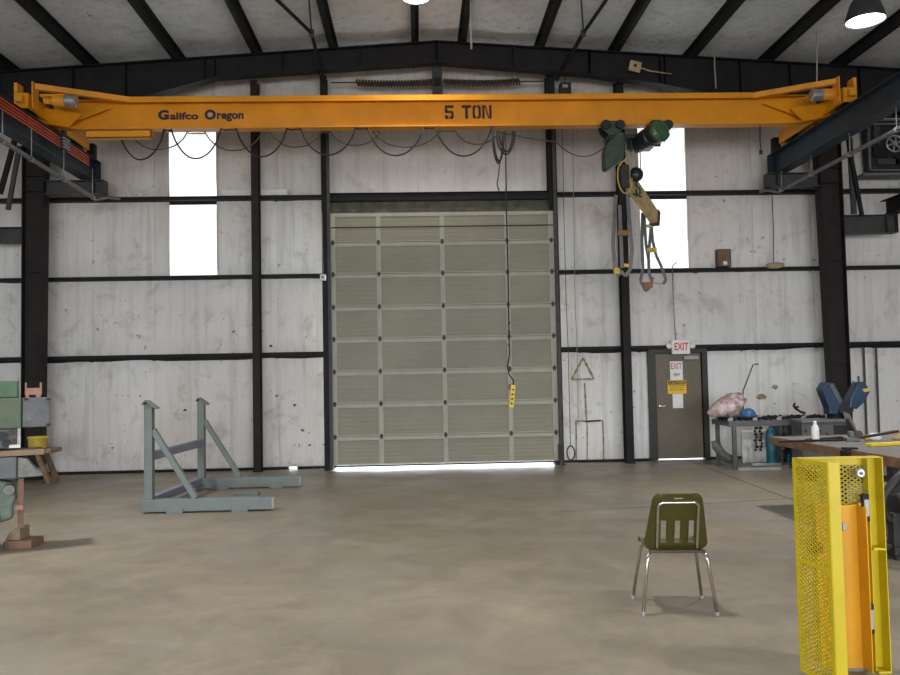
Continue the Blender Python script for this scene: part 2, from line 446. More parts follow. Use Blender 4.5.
# girts
def zfront(z): return H+(z-H)*(D-.2)/D
Zg1f, Zg2f, Zg3f = zfront(Zg1), zfront(Zg2), zfront(Zg3)
def girt(x0, x1, z, label):
    z = zfront(z)-.02; g = MB(); y1 = D-.005
    g.b2((x0, y1-.20, z-.035), (x1, y1-.194, z+.035)); g.b2((x0, y1-.20, z-.035), (x1, y1, z-.029)); g.b2((x0, y1-.006, z-.095), (x1, y1, z-.035))
    g.b2((x0, y1-.2, z+.029), (x1, y1-.18, z+.035))
    o = struct('wall_girt', g, 'steel'); tag(o, label, 'girt', 'wall girts')
jl, jr = at(330, 340).x-.10, at(557, 340).x+.0
girt(XL, jl, Zg1, 'dark girt at crane bracket height on the wall left of the big door')
girt(jr, XR, Zg1, 'dark girt at crane bracket height on the wall right of the big door')
girt(XL, jl, Zg2, 'dark girt under the daylight panel left of the big door')
girt(jr, XR, Zg2, 'dark girt under the daylight panel right of the big door')
girt(XL, jl, Zg3, 'lowest dark girt on the wall left of the big door')
girt(jr, XR, Zg3, 'lowest dark girt on the wall right of the big door, over the exit door')
girt(XL, XR, 7.1, 'topmost girt across the end wall behind the yellow bridge crane')
for nm, a, b in (('baseboard_left', XL, hx0-.01), ('baseboard_mid', hx1+.01, jl), ('baseboard_right', jr, mx0-.02), ('baseboard_far', mx1+.02, XR)):
    g = MB(); g.b2((a, D-.09, 0), (b, D-.07, .05)); g.b2((a, D-.09, 0), (b, D, .012)); struct(nm, g, 'steel_red')

# end wall posts
def post(px, py, w, dpt, top, label, mat='steel'):
    x = at(px, py, 15.8).x; p = MB()
    p.ibeam((x, 15.80, 0), (x, 15.80, top), w, dpt, .012, .010, up=(0, 1, 0))
    p.b2((x-w*.6, 15.80-dpt/2-.03, 0), (x+w*.6, 15.80+dpt/2, .018))
    o = struct('wall_post', p, mat); tag(o, label, 'post', 'end wall posts'); return x
post(256.8, 300, .14, .24, roof(-3)-.40, 'dark steel wall post between the left daylight panel and the big door', 'steel_red')
post(624.5, 300, .15, .24, roof(4)-.42, 'dark steel wall post behind the hoist, left of the exit door')
xjl = post(326.5, 300, .13, .24, roof(-1.7)-.40, 'dark steel jamb post at the left edge of the big door')
xjr = post(552.3, 200, .17, .24, roof(2.7)-.40, 'dark steel jamb post at the right edge of the big door')
xc = at(437, 75, 15.7).x
p = MB(); p.b2((xc-.10, 15.62, 7.0), (xc+.10, 15.64, roof(xc)-.4)); p.b2((xc-.10, 15.64, 7.0), (xc-.088, 15.75, roof(xc)-.4)); p.b2((xc+.088, 15.64, 7.0), (xc+.10, 15.75, roof(xc)-.4))
o = struct('wall_post', p, 'steel_grey'); tag(o, 'short grey steel hanger post at the ridge above the big door', 'post', 'end wall posts')
# header over the big door
hz1, hz0 = at(440, 191.8, 15.72).z, at(440, 199.8, 15.72).z
p = MB(); p.b2((xjl+.05, 15.72, hz0), (xjr-.05, 15.92, hz0+.008)); p.b2((xjl+.05, 15.72, hz0), (xjr-.05, 15.73, hz0+.07)); p.b2((xjl+.05, 15.80, hz0), (xjr-.05, 15.81, hz1)); p.b2((xjl+.05, 15.72, hz1-.01), (xjr-.05, 15.92, hz1))
o = struct('door_header', p, 'steel'); tag(o, 'dark steel header channel above the big overhead door', 'header')

# main frame: columns and rafters
def colm(x, s, label):
    """tapered column; s=+1 means the inner flange faces -X"""
    p = MB(); top = 6.95; wb, wt = (.33, .45) if s > 0 else (.34, .40); y0, y1 = YF-.13, YF+.13
    xo = x                                   # outer (straight) flange
    xib, xit = xo-s*wb, xo-s*wt
    p.b2((xo-.008, y0, 0), (xo+.008, y1, top+.4))
    p.prism([(xib-.008, y0, 0), (xib+.008, y0, 0), (xit+.008, y0, top), (xit-.008, y0, top)], (0, .26, 0))
    p.prism([(xib, YF-.006, 0), (xo, YF-.006, 0), (xo, YF-.006, top+.3), (xit, YF-.006, top)], (0, .012, 0))
    for z in (1.9, 3.9, 5.45, 5.75):
        w_ = wb+(wt-wb)*z/top; p.b2((min(xo, xo-s*w_), YF-.09, z-.006), (max(xo, xo-s*w_), YF+.09, z+.006))
    p.b2((min(xib, xo)-.08, y0-.05, 0), (max(xib, xo)+.08, y1+.05, .025))
    o = struct('frame_column', p, 'steel_red'); tag(o, label, 'column', 'main frame columns'); return xo, xit
xlo, xli = colm(at(21.5, 300, YF-.13).x, -1, 'tapered brown steel frame column behind the green machine at the left')
xro, xri = colm(at(847.5, 300, YF-.13).x, 1, 'tapered dark steel frame column behind the blue saw at the right')

def rafter(s, xe, prof, label):
    """s: side; prof: list of (distance from ridge, depth)"""
    p = MB(); y0, y1 = YF-.12, YF+.12
    top = [V((CX+s*d, 0, roof(CX+s*d)-.005)) for d, h in prof]; bot = [V((CX+s*d, 0, roof(CX+s*d)-.005-h)) for d, h in prof]
    for i in range(len(prof)-1):
        a, b, c, d = top[i], top[i+1], bot[i+1], bot[i]
        e = V((0, .012, 0)); o = V((0, YF-.006, 0)); p.prism([a+o, b+o, c+o, d+o], e)
        for q, r, t in ((a, b, -.014), (d, c, .014)):
            p.prism([q+V((0, y0, 0)), r+V((0, y0, 0)), r+V((0, y0, t)), q+V((0, y0, t))], (0, .24, 0))
    for i, (d, h) in enumerate(prof):
        x = CX+s*d; z = roof(x)-.005; p.b2((x-.006, y0+.01, z-h), (x+.006, y1-.01, z))
    for d in (1.5, 3.0, 4.5, 6.0):
        x = CX+s*d; hh = [h0+(h1-h0)*(d-d0)/(d1-d0) for (d0, h0), (d1, h1) in zip(prof, prof[1:]) if d0 <= d <= d1][0]
        p.b2((x-.006, y0+.01, roof(x)-.005-hh), (x+.006, y1-.01, roof(x)-.005))
    o = struct('roof_rafter', p, 'steel'); tag(o, label, 'rafter', 'main frame rafters')
rafter(-1, xlo, [(0, .42), (4.3, .42), (7.0, .98), (8.4, .98), (9.2, .8), (12.3, .5)], 'dark steel roof rafter rising from the left column to the ridge')
rafter(1, xro, [(0, .42), (3.0, .49), (4.4, .60), (7.0, .98), (8.4, .98), (9.2, .8), (12.3, .5)], 'dark steel roof rafter rising from the right column to the ridge')

# ------------------------------------------------------------------ big overhead door
YD = 15.60
d0 = sempty('door_1', ((dx0+dx1)/2, YD, 0))
zl = [.095] + [at(443, y, YD).z for y in (434.5, 402, 369.8, 337.4, 305.5, 273, 241.5, 212)]
xa, xb = at(332.5, 340, YD).x, at(556, 340, YD).x
stx = [at(x, 340, YD).x for x in (334, 380, 444, 509, 553.5)]
for k in range(8):
    z0, z1 = zl[k]+.007, zl[k+1]-.007
    s = MB(); n = 6; prof = [(YD, z0), (YD, z0+.05)]
    h = (z1-z0-.10)/n
    for i in range(n):
        b_ = z0+.05+h*i
        prof += [(YD+.007, b_+h*.08), (YD+.007, b_+h*.55), (YD+.004, b_+h*.62), (YD+.004, b_+h*.94)]
    prof += [(YD, z1-.05), (YD, z1)]
    s.add([V((x, y, z)) for y, z in prof for x in (xa, xb)], [(2*i, 2*i+1, 2*i+3, 2*i+2) for i in range(len(prof)-1)])
    sec = obj('door_section', s, 'odoor', d0, solid=.004)
    for i, x in enumerate(stx):
        wd = .055 if i in (0, 4) else .045
        st = MB(); st.b2((x-wd, YD-.022, z0), (x+wd, YD-.004, z1)); obj('stile', st, 'odoor_rail', sec)
    for nm, za, zb in (('bottom_rail', z0, z0+.02), ('top_rail', z1-.07, z1)):
        r = MB(); r.b2((xa, YD-.026, za), (xb, YD-.002, zb)); obj(nm, r, 'odoor_rail', sec)
    if k < 7:
        for i, x in enumerate(stx):
            hg = MB(); hg.b2((x-.025, YD-.032, z1-.045), (x+.025, YD-.020, z1+.05)); hg.tube((x-.035, YD-.036, z1+.004), (x+.035, YD-.036, z1+.004), .012, 8)
            obj('hinge', hg, 'steel_grey', d0)
g = MB(); g.b2((xa, YD-.03, zl[6]+(zl[8]-zl[6])*.75), (xb, YD-.024, zl[6]+(zl[8]-zl[6])*.75+.022)); obj('strut', g, 'steel', d0)
g = MB(); g.b2((xa+.01, YD+.03, .11), (xb-.01, YD+.045, zl[8])); obj('insulation_skin', g, 'odoor', d0)
g = MB(); g.b2((xa, YD-.02, .065), (xb, YD+.03, .095)); obj('bottom_seal', g, 'black', d0)
for x, s in ((xa-.035, -1), (xb+.035, 1)):
    g = MB(); g.b2((x-.012, YD-.10, .02), (x+.012, YD+.05, 7.3)); g.b2((x-.03, YD-.11, .02), (x+.03, YD-.10, 7.3)); obj('track', g, 'steel_grey', d0)
g = MB(); g.b2((xb-.02, YD-.13, .12), (xb+.07, YD-.05, .42)); obj('cable_bracket', g, 'black', d0)
# flashing behind the header, stained board
g = MB(); g.b2((xjl+.04, 15.86, zl[8]-.25), (xjr-.04, 15.90, hz0+.02)); struct('trim_2', g, 'stained')

# torsion spring above the door
zs_ = at(440, 82, 15.6).z
sp = thing('torsion_spring', 'long coiled torsion spring on a thin shaft above the big door', 'spring', (xc, 15.6, zs_))
g = MB(); g.tube((at(331, 82, 15.6).x, 15.6, zs_), (at(549, 82, 15.6).x, 15.6, zs_), .014, 8); obj('shaft', g, 'brownbar', sp, smooth=True)
for a, b in ((356, 434), (444, 520)):
    x0, x1 = at(a, 82, 15.6).x, at(b, 82, 15.6).x; turns = 26; g = MB()
    g.path([(x0+(x1-x0)*i/(turns*10), 15.6+.052*cos(2*PI*i/10), zs_-.03*sin(PI*i/(turns*10))+.052*sin(2*PI*i/10)) for i in range(turns*10+1)], .021, 5)
    obj('coil', g, 'brownbar', sp, smooth=True)
g = MB(); g.box((xc, 15.59, zs_), (.12, .1, .14)); obj('bearing_plate', g, 'steel', sp)
# black door operator box beside it
p0 = at(565, 89, 15.55); t = thing('door_operator', 'small black door operator box beside the top of the right jamb post', 'operator', p0-V((0, 0, .11)))
g = MB(); g.box(p0, (.22, .16, .22)); obj('housing', g, 'black', t, bevel=.012)
g = MB(); g.box(p0+V((-.01, -.085, .03)), (.10, .01, .06)); obj('cover_plate', g, 'galv', t)
g = MB(); g.tube(p0+V((0, 0, .1)), p0+V((0, .05, .75)), .01, 6); obj('conduit', g, 'steel', t)

# ------------------------------------------------------------------ exit door
YM = D-.10
e0 = sempty('door_2', ((mx0+mx1)/2, YM, 0))
lx0, lx1 = at(656.5, 405, YM).x, at(702, 405, YM).x
lz1 = at(678, 353.5, YM).z
g = MB(); g.b2((lx0, YM, .035), (lx1, YM+.045, lz1)); obj('door_leaf', g, 'doorleaf', e0, bevel=.004)
g = MB(); g.b2((lx0-.15, YM-.06, 0), (lx0-.01, YM+.1, lz1+.10)); g.b2((lx1+.01, YM-.06, 0), (lx1+.12, YM+.1, lz1+.10)); g.b2((lx0-.01, YM-.06, lz1+.012), (lx1+.01, YM+.1, lz1+.10))
obj('door_frame', g, 'doorframe', e0)
g = MB(); g.b2((lx0-.14, YM+.05, .035), (lx1+.11, YM+.09, lz1+.09)); obj('leak_panel', g, 'doorframe', e0)  # added dark panel behind the leaf, blocking daylight leaks round the frame
hp = at(659.5, 406, YM-.03); g = MB(); g.tube(hp+V((0, .03, 0)), hp+V((0, -.03, 0)), .028, 10); g.bar(hp+V((-.01, -.035, 0)), hp+V((.11, -.035, -.004)), .02, .022); obj('handle', g, 'chrome', e0, bevel=.003)
cp = at(691, 357.5, YM-.04); g = MB(); g.box(cp, (.30, .06, .075)); obj('door_closer', g, 'signgrey', e0, bevel=.008)
g = MB(); g.b2((lx0-.01, YM-.05, 0), (lx1+.01, YM+.06, .012)); obj('threshold', g, 'galv', e0)

# signs on the exit door
def plate(name, pa, pb, Y, mat, label, cat, th=.006):
    a, b = at(*pa, Y), at(*pb, Y); t = thing(name, label, cat, ((a.x+b.x)/2, Y, min(a.z, b.z)))
    g = MB(); g.b2((a.x, Y-th/2, a.z), (b.x, Y+th/2, b.z)); obj('panel', g, mat, t); return t, a, b
YS = YM-.004
t, a, b = plate('exit_notice', (669.8, 361.5), (683, 380), YS, 'paper', 'white paper EXIT notice with red letters on the brown door', 'notice')
g = MB(); put_text(g, 'EXIT', (a.x+.015, YS-.005, a.z-.155), .125, b.x-a.x-.03, .002, .012); obj('lettering', g, 'signred', t)
g = MB(); g.lathe([(.0, -.001), (.035, -.001), (.035, .001), (0, .001)], ((a.x+b.x)/2-.01, YS-.005, a.z-.27), (0, 1, 0), 14); g.box(((a.x+b.x)/2+.045, YS-.005, a.z-.26), (.03, .002, .06)); g.box(((a.x+b.x)/2-.055, YS-.005, a.z-.26), (.02, .002, .05)); obj('symbol', g, 'signgrey', t)
YS2 = YM-.012
t, a, b = plate('warning_sign', (667.5, 380.5), (686.5, 393.5), YS2, 'signyellow', 'yellow caution sign with a black heading on the brown door', 'sign')
g = MB(); g.b2((a.x+.01, YS2-.006, a.z-.085), (b.x-.01, YS2-.004, a.z-.012)); obj('heading_band', g, 'stencil', t)
g = MB(); put_text(g, 'CAUTION', (a.x+.03, YS2-.009, a.z-.073), .05, b.x-a.x-.06, .002, .01); obj('heading', g, 'signyellow', t)
g = MB()
for k, (u, v) in enumerate(((.06, .94), (.14, .86), (.10, .90))):
    z = a.z-.118-.042*k; xq = a.x+(b.x-a.x)*u; rr_ = random.Random(k)
    while xq < a.x+(b.x-a.x)*v:
        wd = rr_.uniform(.02, .045); g.b2((xq, YS2-.006, z), (min(xq+wd, a.x+(b.x-a.x)*v), YS2-.004, z+.016)); xq += wd+.012
    obj('small_print', g, 'brown', t); g = MB()
t, a, b = plate('blank_notice', (672.5, 394), (683.3, 408), YS, 'paper', 'blank white sheet taped below the yellow sign on the brown door', 'notice')

# exit sign with two emergency lamp heads
YE = D-.28
a, b = at(672, 340, YE), at(690.3, 353.8, YE)
t = thing('exit_sign', 'white lit exit sign box with red EXIT letters and two lamp heads above the door', 'exit sign', ((a.x+b.x)/2, YE, b.z))
g = MB(); g.b2((a.x, YE, a.z), (b.x, YE+.10, b.z)); obj('sign_box', g, 'exitface', t, bevel=.006)
g = MB(); put_text(g, 'EXIT', (a.x+.045, YE-.004, b.z+.075), .15, b.x-a.x-.08, .003, .02); obj('lettering', g, 'signred', t)
for s, x in ((-1, a.x-.055), (1, b.x+.055)):
    g = MB(); z = (a.z+b.z)/2+.02
    g.lathe([(.035, .06), (.052, .02), (.055, -.03), (.048, -.035)], (x, YE+.03, z), (0, 1, 0), 14); g.bar((x, YE+.05, z), (x-s*.07, YE+.05, z), .03, .03); obj('lamp_head', g, 'exitface', t, smooth=True)
g = MB(); g.path([((a.x+b.x)/2-.09, YE+.05, a.z), ((a.x+b.x)/2-.10, D-.2, a.z+.6), ((a.x+b.x)/2-.10, D-.2, Zg2-.02)], .011, 6)
g.path([((a.x+b.x)/2-.10, D-.205, Zg2-.02), ((a.x+b.x)/2-.10, D-.25, Zg2+.05), ((a.x+b.x)/2-.02, D-.25, Zg2+.10)], .012, 6); obj('conduit', g, 'galv', t, smooth=True)

# ------------------------------------------------------------------ daylight panels
for n, (x0, x1) in enumerate(((wl0, wl1), (wr0, wr1)), 1):
    w0 = sempty('window_%d' % n, ((x0+x1)/2, D, wz0))
    zz = [wz0, Zg1-.06, wz1]
    for za, zb in ((zz[0]-.02, Zg1), (Zg1, zz[2]+.02)):
        g = MB(); N = 12                                     # corrugated translucent sheet
        pr = [(x0-.03+(x1-x0+.06)*i/(N*4), D+.012+.010*(1 if i % 4 in (1, 2) else -1)) for i in range(N*4+1)]
        g.add([V((x, y, z)) for x, y in pr for z in (za, zb)], [(2*i, 2*i+2, 2*i+3, 2*i+1) for i in range(len(pr)-1)])
        obj('pane', g, 'pane', w0, solid=.003)
# daylight showing outside the gaps: pale concrete apron
g = MB(); g.b2((XL, D+.3, 0.0), (XR, D+6, .01)); struct('apron', g, 'white')
bpy.data.objects['apron'].name = 'ground'

# ================================================================== BRIDGE CRANE
RTS = {-1: 6.13, 1: 6.13}      # rail tops
RBS = {-1: 5.65, 1: 5.65}
XRL, XRR = -6.22, 7.20        # runway centre lines
def runway(xc_, s, label, conductors):
    """s=+1: the inner side faces -X"""
    RB, RT = RBS[s], RTS[s]
    t = thing('crane_runway', label, 'crane runway', (xc_, 15.6, RB), 0, 'crane runways')
    y0, y1 = 1.0, 15.62
    g = MB(); g.ibeam((xc_, y0, (RB+RT-.06)/2), (xc_, y1, (RB+RT-.06)/2), .26, RT-.06-RB, .02, .014); g.b2((xc_-.13, y1-.012, RB), (xc_+.13, y1, RT-.06)); obj('beam', g, 'runway', t)
    g = MB(); g.bar((xc_, y0, RT-.03), (xc_, y1-.1, RT-.03), .05, .06); g.bar((xc_, y0, RT-.055), (xc_, y1-.1, RT-.055), .1, .012); obj('rail', g, 'steel', t)
    g = MB(); g.box((xc_, y1-.12, RT+.11), (.14, .16, .30)); obj('end_stop', g, 'steel', t, bevel=.01)
    for k in range(9):
        y = 3.2+1.5*k; g = MB(); g.box((xc_-s*.10, y, RT-.045), (.05, .09, .03)); obj('rail_clip', g, 'steel', t)
    # diagonal tie straps to the columns
    if conductors:
        for k in range(4):
            z = RT-.30+.050*k; x = xc_-s*(.17)
            g = MB(); g.bar((x, y0, z), (x, 14.95, z), .018, .018); obj('conductor_bar', g, 'red', t)
        for k in range(6):
            y = 4.2+2.1*k; g = MB(); g.b2((xc_-s*.13, y-.02, RT-.33), (xc_-s*.165, y+.02, RT-.12)); obj('insulator_bracket', g, 'black', t)
    return t
runway(XRL, -1, 'dark runway beam with red conductor bars on brackets at the left', True)
runway(XRR, 1, 'dark blue steel runway beam on brackets at the right, without red bars', False)

def bracket(x_in, x_col, label, z0=5.34, z1=5.5, brace=None):
    t = thing('column_bracket', label, 'bracket', (x_in, YF, z0), 0, 'column brackets')
    g = MB(); g.ibeam((x_in, YF, (z0+z1)/2), (x_col, YF, (z0+z1)/2), .22, z1-z0, .014, .010)
    s = 1 if x_col > x_in else -1
    g.b2((x_in, YF-.11, z0), (x_in+s*.012, YF+.11, z1)); g.b2((x_in+s*.2, YF-.1, z0), (x_in+s*.212, YF+.1, z1)); obj('arm', g, 'steel_grey', t)
    if brace:
        for a, b in brace:
            g = MB(); g.bar(a, b, .05, .05); obj('knee_brace', g, 'steel', t)
bracket(XRR-.26, xri+.03, 'grey bracket arm holding the right runway beam against its column', RBS[1]-.27, RBS[1], brace=[((XRR+.1, YF-.05, 6.0), (xri+.05, YF-.05, 6.25))])
bracket(XRL+.30, xli-.03, 'dark bracket arm holding the left runway beam against its column', RBS[-1]-.27, RBS[-1], brace=[((XRL-.1, YF-.05, 6.0), (xli-.05, YF-.05, 6.25))])
# outer bracket on the right column with the neighbouring runway
oz1 = at(845, 216, YF).z; oz0 = at(845, 234, YF).z
bracket(at(895, 225, YF).x, xro+.01, 'low grey bracket arm on the outer side of the right column', oz0, oz1)
a, b = at(879, 206, YF-.1), None
t = thing('crane_runway', 'short dark runway beam end beyond the right column', 'crane runway', (at(893, 210, YF).x, YF, oz1), 0, 'crane runways')
xo_ = at(888, 210, YF).x
g = MB(); g.ibeam((xo_, 8.0, oz1+.15), (xo_, YF+.05, oz1+.15), .24, .30, .016, .012); obj('beam', g, 'steel', t)
for k, (pa, pb, w_, mt) in enumerate((((849.5, 138), (854, 214), .10, 'steel_grey'), ((848, 140), (862, 216), .07, 'steel'))):
    g = MB(); g.bar(at(*pa, YF-.17-.07*k), at(*pb, YF-.17-.07*k), .05, w_, (1, 0, 0)); o = obj('diagonal_brace', g, mt)
    tag(o, ('light grey' if k == 0 else 'dark')+' diagonal steel brace just right of the right column', 'brace', 'column braces')
for k, (pa, pb, w_, mt) in enumerate((((17, 132), (0, 194), .09, 'steel'), ((19.5, 146), (8, 210), .08, 'steel_grey'))):
    g = MB(); g.bar(at(*pa, YF-.17-.07*k), at(*pb, YF-.17-.07*k), .05, w_, (1, 0, 0)); o = obj('diagonal_brace', g, mt)
    tag(o, ('dark' if k == 0 else 'lighter grey')+' diagonal steel brace just left of the left column', 'brace', 'column braces')
# left outer bracket arms
lz = [at(10, y, YF).z for y in (228, 243)]
bracket(at(-14, 230, YF).x, xlo-.01, 'dark bracket arm on the outer side of the left column', lz[1], lz[0])

# conduit pipes hung below the runways
def conduit_pipe(pa, pb, Ya, Yb, label, hang, RB):
    a, b = at(*pa, Ya), at(*pb, Yb); d = (b-a).normalized(); t = thing('hung_pipe', label, 'pipe', b, 0, 'hung pipes')
    g = MB(); g.tube(a-d*5, b, .035, 12); obj('pipe', g, 'pipe', t, smooth=True)
    g = MB(); g.path([b, b+V((0, .05, -.02)), b+V((.12 if b.x < 0 else -.10, .3, .08)), b+V((.3 if b.x < 0 else -.2, .45, .09))], .03, 8); obj('elbow', g, 'pipe', t, smooth=True)
    for x in hang:
        q = a+d*((b-a).length*x); g = MB(); g.tube(q, V((q.x, q.y, RB+.01)), .008, 6); g.lathe([(.045, -.02), (.045, .02)], q, d, 10); obj('hanger', g, 'galv', t, smooth=True)
Ypl = lambda x, X: X*800/(x-418)
conduit_pipe((0, 139.6), (94, 198), Ypl(0, -5.92), Ypl(94, -5.92), 'long grey pipe hung below the left runway beam', (.02, .28, .62, .98), RBS[-1])
conduit_pipe((900, 128), (780, 190.5), Ypl(900, 6.90), Ypl(780, 6.90), 'long grey pipe hung below the right runway beam', (.02, .35, .68, .98), RBS[1])

# the bridge
YG = 13.75
gb, gt = at(437, 126.3, YG-.1).z, at(437, 96.2, YG-.15).z
gx0, gx1 = XRL+.15, XRR-.15
br = thing('bridge_crane', 'yellow bridge crane spanning the hall between the two runway beams', 'crane', ((gx0+gx1)/2, YG, gb))
g = MB(); zc = (gb+gt)/2
xa_, xb_ = gx0, gx1
zk = RTS[1]+.02
g.prism([(xa_, YG-.007, gt-.01), (xb_, YG-.007, gt-.01), (xb_, YG-.007, zk), (xb_-.42, YG-.007, gb+.01), (xa_+.42, YG-.007, gb+.01), (xa_, YG-.007, zk)], (0, .014, 0))
g.b2((xa_, YG-.11, gt-.025), (xb_, YG+.11, gt)); g.b2((xa_+.40, YG-.11, gb), (xb_-.40, YG+.11, gb+.025))
for e, q in ((xa_, xa_+.42), (xb_, xb_-.42)): g.prism([(e, YG-.11, zk), (q, YG-.11, gb), (q, YG+.11, gb), (e, YG+.11, zk)], (0, 0, .02))
gird = obj('girder', g, 'crane', br)
# cap channel on the top flange
g = MB(); cx0, cx1 = at(133, 98, YG).x, at(750, 93, YG).x
g.b2((cx0, YG-.20, gt-.005), (cx1, YG+.20, gt+.012)); g.b2((cx0, YG-.20, gt-.085), (cx1, YG-.188, gt+.012)); g.b2((cx0, YG+.188, gt-.085), (cx1, YG+.20, gt+.012))
obj('cap_channel', g, 'crane', br)
YW = YG-.012
# lettering on the web, facing the hall
z0 = at(440, 119, YW).z; z1 = at(440, 105.5, YW).z; hh = z1-z0
g = MB(); yq = YW-.004
def rectl(x0, x1, za, zb): g.b2((x0, yq-.003, z0+hh*za), (x1, yq+.003, z0+hh*zb))
P = [at(x, 112, YW).x for x in (445, 453.6, 461.8, 471.2, 472.6, 480.8, 482.2, 491.5)]
w5 = P[1]-P[0]; s_ = w5*.27
rectl(P[0], P[1], .80, 1); rectl(P[0], P[0]+s_, .50, .78); rectl(P[0], P[1]-s_*.5, .44, .60); rectl(P[1]-s_, P[1], .10, .52); rectl(P[0], P[0]+w5*.40, 0, .18); rectl(P[0]+w5*.52, P[1]-s_*.3, 0, .18); rectl(P[0], P[0]+s_, .16, .28)
obj('stencil_number', g, 'stencil', br); g = MB()
wt_ = P[3]-P[2]; rectl(P[2], P[2]+wt_*.36, .80, 1); rectl(P[3]-wt_*.36, P[3], .80, 1); rectl(P[2]+wt_*.36, P[3]-wt_*.36, 0, 1)
wo_ = P[5]-P[4]; rectl(P[4], P[4]+s_, .08, .92); rectl(P[5]-s_, P[5], .08, .92); rectl(P[4]+s_*.6, P[4]+wo_*.44, .82, 1); rectl(P[4]+wo_*.56, P[5]-s_*.6, .82, 1); rectl(P[4]+s_*.6, P[4]+wo_*.44, 0, .18); rectl(P[4]+wo_*.56, P[5]-s_*.6, 0, .18)
wn = P[7]-P[6]; rectl(P[6], P[6]+s_, 0, 1); rectl(P[7]-s_, P[7], 0, 1)
g.prism([(P[6]+s_*1.1, yq-.003, z0+hh), (P[6]+s_*1.5, yq-.003, z0+hh), (P[7]-s_*1.1, yq-.003, z0+hh*.1), (P[7]-s_*1.1, yq-.003, z0), (P[7]-s_*1.5, yq-.003, z0), (P[6]+s_*1.1, yq-.003, z0+hh*.9)], (0, .006, 0))
obj('stencil_lettering', g, 'stencil', br)
g = MB()
def word(s, px0, px1, py0, py1, off=.03):
    a, b = at(px0, py1, YW), at(px1, py0, YW); put_text(g, s, (a.x, yq, a.z), b.z-a.z, b.x-a.x, .003, off)
word('G', 158, 169, 110, 120, .05); word('alifco', 170, 198.5, 112.2, 119.8, .035); obj('name_lettering', g, 'letter', br); g = MB(); word('O', 204.5, 216, 109.5, 120, .05); word('regon', 217, 243.5, 113, 121.8, .035)
obj('name_lettering', g, 'letter', br)
g = MB()
for px, py in ((210, 115),):
    a = at(px, py, YW); g.lathe([(0, -.002), (.030, -.002), (.030, .002), (0, .002)], (a.x, yq-.002, a.z), (0, 1, 0), 12)
a = at(213.5, 115, YW); obj('letter_inlay', g, 'signgrey', br)

# end trucks
for s, xr in ((-1, XRL), (1, XRR)):
    RT = RTS[s]; y0, y1 = 12.75, 15.1; g = MB(); zt0, zt1 = RT+.03, RT+.27
    for o_ in (-.10, .10): g.b2((xr+o_-.012, y0, zt0), (xr+o_+.012, y1, zt1))
    g.b2((xr-.11, y0, zt1-.016), (xr+.11, y1, zt1)); g.b2((xr-.11, y0-.01, zt0), (xr+.11, y0+.02, zt1)); g.b2((xr-.11, y1-.02, zt0), (xr+.11, y1+.01, zt1))
    tr = obj('end_truck', g, 'crane', br)
    for y in (y0+.28, y1-.28):
        g = MB(); g.lathe([(.0, -.05), (.15, -.05), (.15, -.04), (.125, -.035), (.125, .035), (.15, .04), (.15, .05), (0, .05)], (xr, y, RT+.125), (1, 0, 0), 20); obj('wheel', g, 'steel', tr, smooth=False)
    for y in (y0-.06, y1+.04):
        g = MB(); g.box((xr, y, RT+.16), (.12, .10, .12)); obj('bumper', g, 'crane_brace' if y < 13.5 else 'black', tr, bevel=.01)
    # near-end lug plates
    g = MB(); g.b2((xr-s*.17, y0+.02, zt0), (xr-s*.15, y0+.22, zt1+.20)); obj('lug', g, 'crane_brace', tr)
    g = MB(); g.b2((xr+s*.05, y0-.03, zt1), (xr+s*.10, y0+.16, zt1+.16)); obj('lug', g, 'crane_brace', tr)
    # gusset between girder and truck
    xi = xr-s*.12; g = MB(); cm_ = (XRL+XRR)/2
    gp = [at(790, 108, YG-.30), at(836, 101, YG-.55), at(830, 117, YG-.30), at(803, 121, YG-.16)]
    gp = [V((cm_+s*(p_.x-cm_), p_.y, p_.z+(RTS[s]-RTS[1]))) for p_ in gp]; g.prism(gp, (0, .012, 0))
    g.prism([(xi, YG-.115, gt-.02), (xi, YG-.115, zt0+.02), (xi-s*.45, YG-.115, gb+.16), (xi-s*.95, YG-.115, gt-.16)], (0, -.014, 0))
    obj('gusset', g, 'crane', br)
    # diagonal top brace from the girder cap to the near end of the truck
    pa = V((cx0 if s < 0 else cx1, YG-.16, gt-.035)); pb = V((xr-s*.12, y0+.12, RT+.42)); g = MB(); g.bar(pa, pb, .09, .09); obj('diagonal_strut', g, 'crane_brace', br)
    # travel motor
    pm = at(69.5, 101, 12.9) if s < 0 else at(818, 95, 12.9)
    g = MB(); g.lathe([(.0, -.12), (.08, -.12), (.098, -.10), (.098, .05), (.085, .07), (0, .07)], pm, (s, 0, 0), 18); mo = obj('travel_motor', g, 'alu', br, smooth=False, bevel=.004)
    g = MB(); g.lathe([(.085, .06), (.09, .07), (.085, .24), (.05, .30), (.05, .40)], pm, (s, 0, 0), 18); obj('gearbox', g, 'crane_brace', mo)
    g = MB(); g.b2((pm.x+s*.06, pm.y-.05, zt1-.02), (pm.x+s*.45, pm.y+.09, max(zt1+.02, pm.z-.08))); obj('motor_mount', g, 'crane', br)
g = MB(); a = at(88, 134, YG-.35); b = at(152.5, 134, YG-.35)
zb0 = at(120, 138.7, YG-.35).z; zb1 = at(120, 131.2, YG-.35).z
g.b2((a.x, YG-.42, zb0), (b.x, YG-.27, zb0+.012)); g.b2((a.x, YG-.42, zb0), (b.x, YG-.41, zb1)); g.b2((a.x, YG-.42, zb1-.012), (b.x, YG-.27, zb1)); g.b2((b.x-.012, YG-.42, zb0), (b.x, YG-.27, zb1))
obj('lower_channel', g, 'crane', br)

